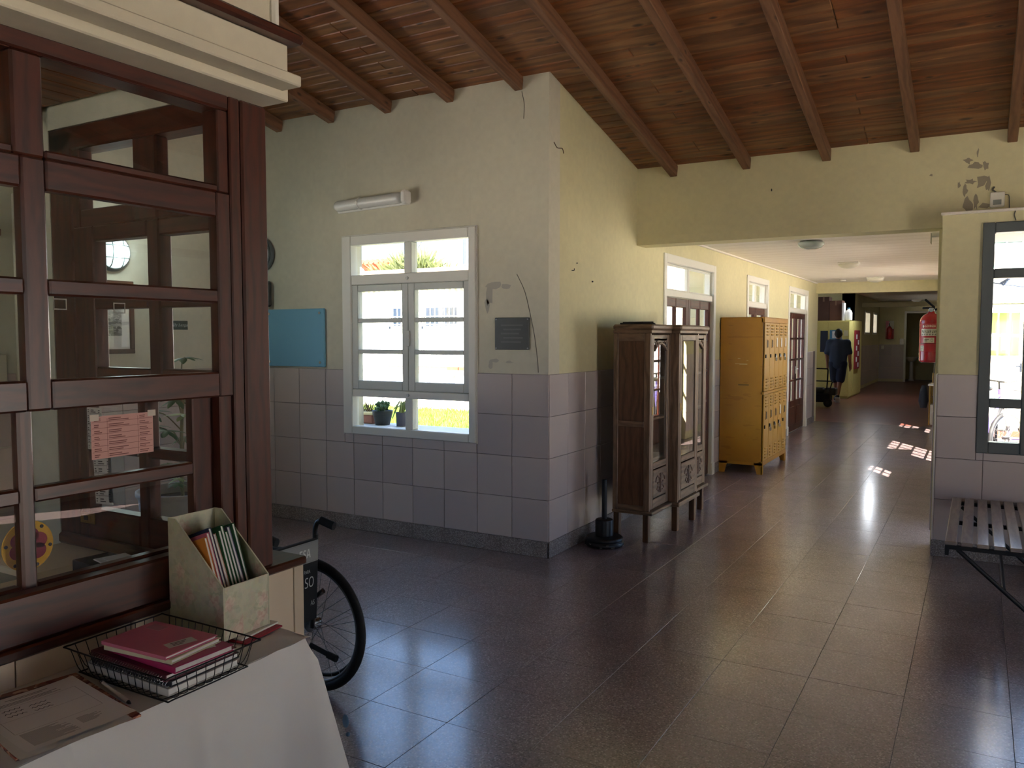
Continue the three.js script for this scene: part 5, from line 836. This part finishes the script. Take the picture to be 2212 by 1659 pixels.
// ---------------------------------------------------------------- booth contents
{
  const c = thing('booth_counter', 'cream counter inside the reception booth', 'counter'); put('worktop', [box(-2.60, -2.132, 0.79, 0.814, -1.74, 0.3, 0.004), box(-2.92, -2.60, 0.79, 0.815, -1.74, -1.45, 0.004)], M.cream, c); put('support', [box(-2.56, -2.12, 0, 0.79, -1.6, -1.56, 0.002), box(-2.56, -2.12, 0, 0.79, 0.2, 0.24, 0.002)], M.cream, c);
  const fl = thing('paper_flower', 'round yellow cardboard disc with a maroon flower hung inside the booth glass', 'decoration', [-2.046, 1.053, -1.127], Math.PI / 2);
  put('disc', [moved(new THREE.CylinderGeometry(0.063, 0.063, 0.004, 40), 0, 0, 0, Math.PI / 2)], flat(0xd9a832, 0.8), fl);
  for (let i = 0; i < 6; i++) { const a = i / 6 * 6.283 + 0.4; put('petal', [moved(new THREE.CylinderGeometry(0.0225, 0.0225, 0.003, 20).scale(1, 1, 0.9), Math.cos(a) * 0.026, Math.sin(a) * 0.026, 0.003, Math.PI / 2)], flat(0x8e2c46, 0.8), fl); put('dot', [moved(new THREE.CylinderGeometry(0.0045, 0.0045, 0.003, 10), Math.cos(a + 0.5) * 0.055, Math.sin(a + 0.5) * 0.055, 0.0025, Math.PI / 2)], M.black, fl); }
  put('centre', [moved(new THREE.CylinderGeometry(0.009, 0.009, 0.005, 14), 0, 0, 0.004, Math.PI / 2)], M.black, fl); put('stick', [rod([0, -0.06, -0.003], [0, -0.22, -0.003], 0.004)], flat(0xc9b45c, 0.8), fl);
  const table = (bg, ink) => paint(384, 256, (g, w, h) => { g.fillStyle = bg; g.fillRect(0, 0, w, h); g.strokeStyle = ink; g.lineWidth = 2; for (let i = 1; i < 7; i++) { g.beginPath(); g.moveTo(6, i * 36); g.lineTo(w - 6, i * 36); g.stroke(); } for (const x of [96, 286]) { g.beginPath(); g.moveTo(x, 16); g.lineTo(x, h - 8); g.stroke(); } g.fillStyle = ink; for (let r = 0; r < 7; r++) for (let q = 0; q < 3; q++) for (let l = 0; l < 2; l++) g.fillRect([18, 104, 296][q], 14 + r * 36 + l * 11, ([50, 130, 66][q]) * (0.5 + 0.5 * hash(r, q * 2 + l, 8)), 5); });
  const n = thing('pink_timetable', 'pink printed timetable sheet taped inside the booth glass', 'paper', [-2.034, 1.308, -1.37], Math.PI / 2); n.rotation.z = 0; put('sheet', [moved(new THREE.PlaneGeometry(0.184, 0.113), 0, 0, 0)], std({ map: table('#cf9c92', '#7a4a46'), roughness: 0.8, side: THREE.DoubleSide }), n); n.position.x = -1.9895 - 0.02 + 0.001;
  put('tape', [box(-0.095, -0.07, 0.045, 0.062, 0.0008, 0.0014, 0), box(0.075, 0.1, 0.045, 0.062, 0.0008, 0.0014, 0)], phy({ color: 0xd8c8b8, roughness: 0.2 }), n);
  for (const [i, [x, y, w, h]] of [[-2.70, 1.25, 0.085, 0.15], [-2.66, 1.08, 0.1, 0.19]].entries()) { const s = one('typed_list', [new THREE.PlaneGeometry(w, h)], std({ map: table('#ded9d2', '#55504c'), roughness: 0.8, side: THREE.DoubleSide }), i ? 'lower white typed list taped to the far booth pane' : 'upper white typed list taped to the far booth pane', 'paper'); s.position.set(x, y, -1.732); s.rotation.z = i ? 0.05 : 0; }
  one('plastic_sleeve', [box(-0.045, 0.045, -0.1, 0.1, 0, 0.002, 0.0005)], phy({ color: 0xd0d4d4, roughness: 0.3, transmission: 0.5, thickness: 0 }), 'clear plastic sleeve taped beside the lower typed list', 'sleeve').position.set(-2.585, 1.095, -1.734);
  const tray = [[-2.33, -1.55, 0.12, 0.3, 0x2c2f38, 'dark paper tray on the booth counter'], [-2.3, -1.56, 0.1, 0.22, 0xd7dbe2, 'white envelope lying in the dark tray on the booth counter'], [-2.28, -1.25, 0.14, 0.3, 0xbfb2aa, 'flat stack of pale papers on the booth counter']];
  tray.forEach(([x, z, a, b, col, label], i) => { const o = one(['paper_tray', 'envelope', 'paper_stack'][i], i ? [box(-b / 2, b / 2, 0, i === 2 ? 0.03 : 0.004, -a / 2, a / 2, 0.001), box(-b / 2 + 0.02, b / 2 - 0.01, i === 2 ? 0.03 : 0.004, i === 2 ? 0.04 : 0.006, -a / 2 + 0.015, a / 2 - 0.02, 0.001)] : [box(-b / 2, b / 2, 0, 0.006, -a / 2, a / 2, 0.002), box(-b / 2, b / 2, 0.006, 0.05, -a / 2, -a / 2 + 0.006, 0.002), box(-b / 2, b / 2, 0.006, 0.05, a / 2 - 0.006, a / 2, 0.002), box(-b / 2, -b / 2 + 0.006, 0.006, 0.05, -a / 2, a / 2, 0.002)], flat(col, 0.6), label, ['tray', 'envelope', 'papers'][i]); o.position.set(x, 0.815 + (i === 1 ? 0.051 : 0), z); o.rotation.y = i === 1 ? -0.2 : -0.1; });
  const ph = thing('intercom_panel', 'pale wall panel with rows of round buttons inside the booth', 'panel', [-3.0965, 1.45, -1.56], Math.PI / 2); put('plate', [box(-0.09, 0.09, -0.06, 0.06, 0, 0.01, 0.003)], flat(0xd9d6bb, 0.5), ph); for (let i = 0; i < 4; i++) for (let j = 0; j < 2; j++) put('button', [moved(new THREE.CylinderGeometry(0.008, 0.008, 0.006, 12), -0.06 + j * 0.025, 0.04 - i * 0.027, 0.012, Math.PI / 2)], M.darkSteel, ph);
}
// ---------------------------------------------------------------- corridor ceiling lamps
for (const [i, [z, k]] of [[-8.76, 0], [-11.53, 1], [-14.66, 1]].entries()) {
  const t = thing('ceiling_lamp', ['round ribbed glass ceiling lamp nearest the corridor mouth', 'middle oval plastic corridor ceiling lamp', 'farthest oval plastic corridor ceiling lamp'][i], 'lamp', [-1.52, 2.551, z], 0, 'corridor ceiling lamps');
  if (!k) { put('base', [moved(lathe([[0, 0], [0.11, 0], [0.11, -0.02], [0.1, -0.03], [0, -0.03]].reverse(), 32), 0, 0, 0)], M.chrome, t); put('glass_dome', [lathe([[0, -0.085], [0.06, -0.082], [0.1, -0.07], [0.125, -0.045], [0.128, -0.02], [0.11, -0.012]], 36)], phy({ color: 0xe4efe6, roughness: 0.15, transmission: 0.6, thickness: 0.01 }), t); }
  else { put('base', [box(-0.13, 0.13, -0.02, 0, -0.09, 0.09, 0.008)], M.white, t); put('diffuser', [moved(new THREE.SphereGeometry(1, 24, 14).scale(0.13, 0.06, 0.09), 0, -0.025, 0)], phy({ color: 0xf0eddc, roughness: 0.35, transmission: 0.3, thickness: 0 }), t); }
}
one('smoke_detector', [lathe([[0, -0.035], [0.04, -0.033], [0.05, -0.015], [0.055, 0], [0, 0]], 20).translate(-2.05, 2.551, -14.9)], M.white, 'small round smoke detector near the far left of the corridor ceiling', 'detector');
{
  const t = thing('corridor_vent', 'small white sign bracket at the top corner of the corridor opening', 'bracket', [xR - 0.03, 2.33, -7.0]); put('arm', [box(-0.03, 0.03, 0, 0.035, -0.02, 0.02, 0.003)], M.white, t); put('plate', [box(-0.035, -0.03, -0.05, 0.03, -0.06, 0.06, 0.002)], M.pvcB, t);
}
// ---------------------------------------------------------------- the far room
{
  structure('wall_far_left', [...holed('x', -31.2, -24.4, 0, 2.85, -3.37, -3.07, [[-28.3, -27.0, 1.64, 2.37], [-30.3, -29.15, 1.66, 2.36]])], M.wallB, 'far side wall with two slit windows');
  tileField(scene.getObjectByName('wall_far_left'), 'x', -3.07, 1, run(-24.4, -0.55, 12), [0.1, 0.5, 0.9, 1.3], [], M.tiles);
  for (const [i, [a, b]] of [[-28.3, -27.0], [-30.3, -29.15]].entries()) { const w = structure('window_' + (6 + i), null, null, i ? 'brighter slit window of the far room' : 'nearer slit window of the far room', 'window'); leaf(w, 'frame', 'x', a, b, 1.64, 2.37, [[a + 0.06, b - 0.06]], [[1.7, 2.31]], -3.2, -3.05, M.white); }
  const w = structure('wall_far_end', holed('z', -3.37, 2.5, 0, 2.85, -31.5, -31.2, [[-2.23, -1.3, 0, 2.4]]), M.wallB, 'end wall of the far room with the doorway'); tileField(w, 'z', -31.2, 1, run(-3.06, 0.415, 2), [0.1, 0.5, 0.9, 1.3], [], M.tiles);
  [[-6.8, -6.5, -24.7, -15.7], [-6.5, -3.07, -24.7, -24.4], [2.2, 2.5, -31.5, -15.9], [-6.5, -3.8, -15.9, -15.7], [-3.4, 2.5, -33.3, -33], [-2.6, -2.4, -33, -31.5], [-1.2, -1.0, -33, -31.5]].forEach(([a, b, c, d], i) => structure('wall_far_room_' + (i + 1), i ? [box(a, b, 0, 2.85, c, d, 0)] : holed('x', c, d, 0, 2.85, a, b, [[-21.6, -17, 0.8, 2.4]]), M.wallB, 'outer wall ' + (i + 1) + ' of the far room'));  // first wall has an unseen opening added to brighten the far room
  structure('ceiling_far', [box(-6.8, 2.5, 2.8, 2.95, -33.3, -15.9, 0)], M.pvcB, 'pale ceiling of the far room', 'ceiling');
  structure('trim_3', [box(-3.07, 2.2, 2.45, 2.58, -26.5, -26.3, 0.005)], M.wallB, 'cross beam of the far room', 'beam');
  structure('floor_washroom', [box(-3.4, 2.5, -0.3, -0.002, -33.3, -31.6, 0)], M.farFloor, 'floor behind the far doorway', 'floor');
  structure('trim_2', [box(-2.27, -2.2, 0, 2.42, -31.2, -31.16, 0.004), box(-1.33, -1.26, 0, 2.42, -31.2, -31.16, 0.004), box(-2.27, -1.26, 2.38, 2.45, -31.2, -31.16, 0.004)], M.white, 'white frame of the far doorway', 'door frame');
  const cup = (name, label, x0, x1, z0, z1, h, front) => { const t = thing(name, label, 'cupboard', [x0, 0, z1]), W = x1 - x0, D = z1 - z0; put('carcass', [box(0, W, 0.04, h, -D, -0.02, 0.004), box(0.02, W - 0.02, 0, 0.04, -D + 0.02, -0.05, 0)], M.yellowWall, t); const n = 2; if (front) for (let i = 0; i < n; i++) { const d = put('door', [box(i * W / n + 0.004, (i + 1) * W / n - 0.004, 0.06, h - 0.02, -0.02, 0, 0.003)], M.yellowWall, t); put('handle', [box(W / 2 + (i ? 0.03 : -0.045), W / 2 + (i ? 0.045 : -0.03), 1.0, 1.1, 0, 0.015, 0.003)], M.steel, d); } return t; };
  cup('metal_cupboard', 'pale yellow double door cupboard behind the walking man', -3.86, -2.85, -22.7, -22.0, 1.98, true);
  cup('metal_cupboard', 'long pale yellow cupboard carrying the red notice board on its side', -3.06, -2.84, -24.4, -22.72, 1.99, false);
  cup('metal_cupboard', 'leftmost pale yellow cupboard partly hidden by the corridor wall', -4.9, -3.88, -22.7, -22.0, 1.98, true);
  const P = [[-3.45, 1.45, 0.18, 0.54, 0x2a3040, 'tall dark poster on the pale yellow cupboard'], [-3.17, 1.62, 0.29, 0.24, 0x4f86a8, 'blue framed notice behind the walking man'], [-2.93, 1.66, 0.1, 0.14, 0xd8cfa4, 'small pale note beside the blue notice']];
  for (const [x, y, w, h, col, label] of P) { const t = thing('notice', label, 'notice', [x, y, -22.0], 0); put('sheet', [box(-w / 2, w / 2, -h / 2, h / 2, 0.001, 0.006, 0.001)], flat(col, 0.7), t); if (w > 0.2) put('inner_sheet', [box(-w / 2 + 0.06, w / 2 - 0.1, -h / 2 + 0.03, h / 2 - 0.03, 0.006, 0.008, 0)], M.paper, t); }
  const rb = thing('red_notice_board', 'tall red notice board with papers on the side of the yellow cupboard', 'board', [-2.838, 1.23, -23.3], Math.PI / 2); put('panel', [box(-0.46, 0.46, -0.51, 0.51, 0.001, 0.03, 0.004)], flat(0x8a1c26, 0.7), rb); for (let i = 0; i < 6; i++) put('note', [box(-0.3 + (i % 2) * 0.35, -0.08 + (i % 2) * 0.35, 0.28 - i * 0.15, 0.4 - i * 0.15, 0.03, 0.032, 0)], M.paper, rb);
  const B = [[-3.63, -3.36, 2.59, 0x5a4034, 'tall brown cardboard box on top of the yellow cupboard'], [-3.35, -3.05, 2.49, 0x6b4a3a, 'wide brown cardboard box on top of the yellow cupboard']];
  for (const [a, b, h, col, label] of B) { const t = thing('cardboard_box', label, 'box', [(a + b) / 2, 1.98, -22.3]); put('carton', [box(-(b - a) / 2, (b - a) / 2, 0, h - 1.98, -0.25, 0.2, 0.004)], flat(col, 0.9), t); put('tape', [box(-0.02, 0.02, h - 1.98, h - 1.979, -0.25, 0.2, 0), box(-0.02, 0.02, h - 2.1, h - 1.98, 0.2, 0.201, 0)], flat(0x8a6a50, 0.5), t); }
  const fl = thing('file_stand', 'white upright folder standing beside the cardboard boxes', 'folder', [-3.02, 1.98, -22.15]); put('body', [box(-0.025, 0.025, 0, 0.45, -0.2, 0.1, 0.004)], M.paper, fl);
  const jg = thing('plastic_jug', 'white plastic jug on the corner of the yellow cupboard', 'jug', [-2.9, 1.981, -22.2]); put('body', [lathe([[0, 0], [0.08, 0], [0.085, 0.02], [0.085, 0.2], [0.06, 0.25], [0.028, 0.28], [0.028, 0.3], [0, 0.3]], 20)], M.whiteGloss, jg); put('cap', [lathe([[0, 0.3], [0.032, 0.3], [0.032, 0.325], [0, 0.325]], 14)], M.blue, jg);
  // lit tube lamp
  const tl = thing('tube_lamp', 'lit fluorescent tube lamp on the far room ceiling', 'lamp', [-2.32, 2.74, -22.2]); put('housing', [box(-0.06, 0.06, 0, 0.06, -0.62, 0.62, 0.006)], M.white, tl); put('tube', [rod([0, -0.02, -0.6], [0, -0.02, 0.6], 0.018, 10)], std({ color: 0xffffff, emissive: 0xf2f8ff, emissiveIntensity: 5 }), tl);
  const ra = new THREE.RectAreaLight(0xeef5ff, 20, 0.06, 1.2); ra.position.set(0, -0.045, 0); ra.rotation.x = -Math.PI / 2; tl.add(ra);
  const cl = thing('ceiling_lamp', 'grey oval ceiling lamp of the farthest room end', 'lamp', [-1.85, 2.8, -30.2], 0, 'far room ceiling lamps'); put('diffuser', [new THREE.SphereGeometry(1, 20, 10).scale(0.16, 0.08, 0.12)], M.pvcB, cl);
  extinguisher('small red fire extinguisher under its sign on the far end wall', [-2.73, 1.48, -31.05], 0, 0.95, null);
  const sg = thing('extinguisher_sign', 'red and white sign plate behind the far fire extinguisher', 'sign', [-2.73, 1.82, -31.2]); put('plate', [box(-0.13, 0.13, -0.33, 0.3, 0.001, 0.006, 0.001)], M.paper, sg); put('red_field', [box(-0.13, -0.02, -0.33, 0.3, 0.006, 0.0075, 0), box(-0.02, 0.13, -0.33, 0.02, 0.006, 0.0075, 0)], M.red, sg);
  const ds = thing('paper_dispenser', 'white rounded paper dispenser beside the far doorway', 'dispenser', [-2.33, 1.38, -31.2]); put('case', [box(-0.07, 0.07, -0.1, 0.13, 0, 0.1, 0.03)], M.whiteGloss, ds);
  const sw = thing('switch_plate', 'small white switch plate low on the far end wall', 'switch', [-2.94, 1.2, -31.19]); put('plate', [box(-0.045, 0.045, -0.06, 0.06, 0, 0.01, 0.003)], M.white, sw);
  const wb = thing('washbasin', 'pale washbasin glimpsed through the far doorway', 'basin', [-2.08, 0, -32.2]); put('bowl', [moved(lathe([[0, 0], [0.1, 0], [0.24, 0.14], [0.27, 0.16], [0.24, 0.16], [0.1, 0.04], [0, 0.04]], 24), 0, 0.68, 0)], M.whiteGloss, wb); put('pedestal', [lathe([[0, 0], [0.1, 0], [0.07, 0.1], [0.06, 0.68], [0, 0.68]], 16)], M.whiteGloss, wb);
  const mw = thing('push_trolley', 'dark lawn trolley with a curved tube handle left of the walking man', 'trolley', [-3.05, 0, -19.4], 0); put('deck', [box(-0.35, 0.18, 0.1, 0.3, -0.22, 0.2, 0.03)], M.blackMatte, mw); put('cover', [box(-0.3, 0.05, 0.3, 0.42, -0.16, 0.14, 0.04)], flat(0x2c302e, 0.7), mw); put('bin', [box(0.06, 0.3, 0.26, 0.42, -0.15, 0.15, 0.02)], M.black, mw);
  put('handle', [tube([[-0.2, 0.3, 0.1], [-0.2, 0.8, 0.32], [-0.12, 0.86, 0.34], [0.15, 0.86, 0.34]], 0.014, 8), tube([[0.15, 0.86, 0.34], [0.16, 0.82, 0.34], [0.1, 0.3, 0.1]], 0.014, 8), rod([-0.2, 0.58, 0.22], [0.24, 0.58, 0.22], 0.013), rod([0.24, 0.58, 0.22], [0.12, 0.2, 0.1], 0.013)], M.black, mw); for (const x of [-0.3, 0.15]) put('wheel', [moved(new THREE.TorusGeometry(0.07, 0.025, 8, 20), x, 0.095, 0.23), moved(new THREE.CylinderGeometry(0.06, 0.06, 0.03, 16), x, 0.095, 0.23, Math.PI / 2)], M.rubber, mw);
  const dk = thing('small_desk', 'white topped school desk just past the right corridor end', 'desk', [-0.52, 0, -16.4]); put('top', [box(-0.25, 0.4, 0.7, 0.73, -0.25, 0.25, 0.004)], M.whiteGloss, dk); for (const [x, z] of [[-0.22, -0.22], [-0.22, 0.22], [0.36, -0.22], [0.36, 0.22]]) put('leg', [rod([x, 0, z], [x, 0.7, z], 0.013)], M.brass, dk);
  const bg = thing('hanging_jacket', 'dark blue jacket hanging from the white desk edge', 'jacket', [-0.84, 0.3, -16.25]); put('body', [lathe([[0, 0.02], [0.06, 0], [0.09, 0.12], [0.07, 0.3], [0.04, 0.4], [0, 0.405]], 14).scale(0.9, 1, 1.4)], flat(0x27303c, 0.95), bg);
  const cb = thing('white_crate', 'white carton standing on the floor under the desk', 'box', [-0.64, 0, -16.36]); put('carton', [box(-0.09, 0.2, 0.02, 0.36, -0.14, 0.14, 0.004), box(-0.08, 0.19, 0, 0.02, -0.13, 0.13, 0)], M.whiteGloss, cb);
  const cs = thing('wooden_chair', 'tan wooden chair stacked beyond the white desk', 'chair', [-0.55, 0, -16.9]); put('seat', [box(-0.2, 0.2, 0.44, 0.46, -0.2, 0.2, 0.006)], flat(0xa07c52, 0.5), cs); put('backrest', [box(-0.2, 0.2, 0.72, 0.9, -0.2, -0.18, 0.01)], flat(0xa07c52, 0.5), cs); for (const [x, z] of [[-0.18, -0.18], [0.18, -0.18], [-0.18, 0.18], [0.18, 0.18]]) put('leg', [rod([x, 0, z], [x, z < 0 ? 0.9 : 0.45, z], 0.012)], M.brass, cs);
}
// ---------------------------------------------------------------- the walking man, seen from behind
{
  const cap = (p, a, b, ra, rb) => { const ba = b.clone().sub(a), pa = p.clone().sub(a), h = sat(pa.dot(ba) / ba.lengthSq()); return pa.addScaledVector(ba, -h).length() - (ra + (rb - ra) * h); };
  const smin = (a, b, k) => { const h = sat(0.5 + 0.5 * (b - a) / k); return b + (a - b) * h - k * h * (1 - h); };
  const field = (bones, k) => (p) => bones.reduce((d, [a, b, ra, rb, sc]) => smin(d, sc ? (() => { const q = p.clone().sub(V(...a)); return (q.clone().divide(V(...sc)).length() - 1) * Math.min(...sc); })() : cap(p, V(...a), V(...b), ra, rb), k), 9);
  function march(sdf, lo, hi, res) {
    const mc = new MarchingCubes(res, new THREE.MeshBasicMaterial(), false, false, 60000); mc.isolation = 0; const c = lo.clone().add(hi).multiplyScalar(0.5), h = hi.clone().sub(lo).multiplyScalar(0.5), p = V();
    for (let z = 0; z < res; z++) for (let y = 0; y < res; y++) for (let x = 0; x < res; x++) { p.set((x - res / 2) / (res / 2) * h.x + c.x, (y - res / 2) / (res / 2) * h.y + c.y, (z - res / 2) / (res / 2) * h.z + c.z); mc.field[x + y * res + z * res * res] = -sdf(p); }
    mc.update(); const n = mc.count, P = new Float32Array(n * 3), N = new Float32Array(n * 3);
    for (let i = 0; i < n; i++) { P[3 * i] = mc.positionArray[3 * i] * h.x + c.x; P[3 * i + 1] = mc.positionArray[3 * i + 1] * h.y + c.y; P[3 * i + 2] = mc.positionArray[3 * i + 2] * h.z + c.z; const v = V(mc.normalArray[3 * i] / h.x, mc.normalArray[3 * i + 1] / h.y, mc.normalArray[3 * i + 2] / h.z).normalize(); N.set(v.toArray(), 3 * i); }
    const g = new THREE.BufferGeometry(); g.setAttribute('position', new THREE.BufferAttribute(P, 3)); g.setAttribute('normal', new THREE.BufferAttribute(N, 3)); return g;
  }
  const t = thing('person', 'man in a dark blue t-shirt and dark shorts walking away down the corridor', 'person', [-2.93, 0, -20.78]);
  const J = { sl: [-0.19, 1.42, 0], sr: [0.19, 1.42, 0.01], el: [-0.255, 1.14, 0.02], er: [0.26, 1.14, 0.04], wl: [-0.245, 0.91, -0.06], wr: [0.275, 0.89, 0.0], hl: [-0.09, 0.92, 0], hr: [0.09, 0.92, 0.01], kl: [-0.07, 0.5, -0.14], kr: [0.05, 0.48, 0.02], al: [-0.05, 0.1, -0.2], ar: [0.04, 0.14, 0.28] };
  const arm = (s, e, w, q) => [[J[s], J[e], 0.055, 0.043], [J[e], J[w], 0.043, 0.03], [J[w], [J[w][0] + 0.004 * q, J[w][1] - 0.08, J[w][2] - 0.015], 0.033, 0.03], ...[-0.022, -0.007, 0.008, 0.022].map((o, i) => [[J[w][0], J[w][1] - 0.08, J[w][2] + o], [J[w][0] - 0.006 * q, J[w][1] - 0.15 + 0.012 * Math.abs(i - 1.5), J[w][2] + o - 0.02], 0.0105, 0.0085]), [[J[w][0], J[w][1] - 0.04, J[w][2] - 0.03], [J[w][0] - 0.012 * q, J[w][1] - 0.1, J[w][2] - 0.055], 0.012, 0.009]];
  const body = [[[0, 1.63, -0.01], 0, 0, 0, [0.075, 0.115, 0.095]], [[0, 1.45, 0.01], [0, 1.56, 0], 0.056, 0.052], [[0, 1.38, 0], [0, 1.0, 0], 0.13, 0.125], [J.sl, J.sr, 0.06, 0.06], ...arm('sl', 'el', 'wl', -1), ...arm('sr', 'er', 'wr', 1), [J.hl, J.kl, 0.085, 0.055], [J.kl, J.al, 0.054, 0.036], [J.hr, J.kr, 0.085, 0.055], [J.kr, J.ar, 0.056, 0.037], [[-0.078, 1.63, 0.005], [-0.08, 1.65, 0.01], 0.018, 0.016], [[0.078, 1.63, 0.005], [0.08, 1.65, 0.01], 0.018, 0.016], [[0, 1.63, -0.1], [0, 1.605, -0.115], 0.012, 0.016]];
  put('body', [march(field(body, 0.018), V(-0.42, 0.0, -0.42), V(0.42, 1.8, 0.42), 92)], M.skin, t);
  put('shirt', [march(field([[[0, 1.36, 0.005], [0, 0.92, 0.005], 0.15, 0.14], [[-0.1, 1.33, 0.01], [-0.09, 0.92, 0.01], 0.115, 0.105], [[0.1, 1.33, 0.01], [0.09, 0.92, 0.01], 0.115, 0.105], [J.sl, J.sr, 0.085, 0.085], [J.sl, [-0.245, 1.2, 0.02], 0.078, 0.074], [J.sr, [0.25, 1.2, 0.035], 0.078, 0.074], [[0, 1.42, 0], [0, 1.47, 0], 0.08, 0.066]], 0.05), V(-0.4, 0.75, -0.3), V(0.4, 1.6, 0.3), 56)], M.navy, t);
  put('shorts', [march(field([[[-0.09, 0.92, 0], [-0.085, 0.56, -0.1], 0.122, 0.1], [[0.09, 0.92, 0.01], [0.065, 0.55, 0.01], 0.122, 0.1], [[-0.07, 0.96, 0], [0.07, 0.96, 0], 0.12, 0.12]], 0.03), V(-0.35, 0.35, -0.35), V(0.35, 1.15, 0.3), 52)], M.shorts, t);
  put('hair', [march((p) => Math.max(field([[[0, 1.645, 0.004], 0, 0, 0, [0.088, 0.122, 0.106]], [[0, 1.57, 0.06], [0, 1.62, 0.06], 0.04, 0.05]], 0.02)(p), -(p.z * 0.75 + (p.y - 1.60)) ), V(-0.14, 1.48, -0.16), V(0.14, 1.8, 0.16), 40)], M.hair, t);
  const shoe = (a, turnx) => { const g = march(field([[[0, 0.055, 0.05], [0, 0.045, -0.14], 0.05, 0.04], [[0, 0.09, 0.04], [0, 0.06, -0.06], 0.045, 0.04]], 0.03), V(-0.1, -0.02, -0.22), V(0.1, 0.18, 0.14), 34); return g.rotateX(turnx).translate(...a); };
  const sole = (a, turnx) => box(-0.048, 0.048, 0.0, 0.028, -0.175, 0.098, 0.012).rotateX(turnx).translate(...a);
  const s1 = put('shoe', [shoe([-0.05, 0.0, -0.22], 0)], M.shoe, t); put('sole', [sole([-0.05, 0, -0.22], 0)], M.white, s1);
  const s2 = put('shoe', [shoe([0.04, 0.06, 0.27], -0.65)], M.shoe, t); put('sole', [sole([0.04, 0.06, 0.27], -0.65)], M.white, s2); put('stripe', [box(0.047, 0.052, 0.03, 0.08, -0.09, 0.06, 0.002).rotateX(-0.65).translate(0.04, 0.06, 0.27)], M.white, s2);
}
renderer.render(scene, camera);
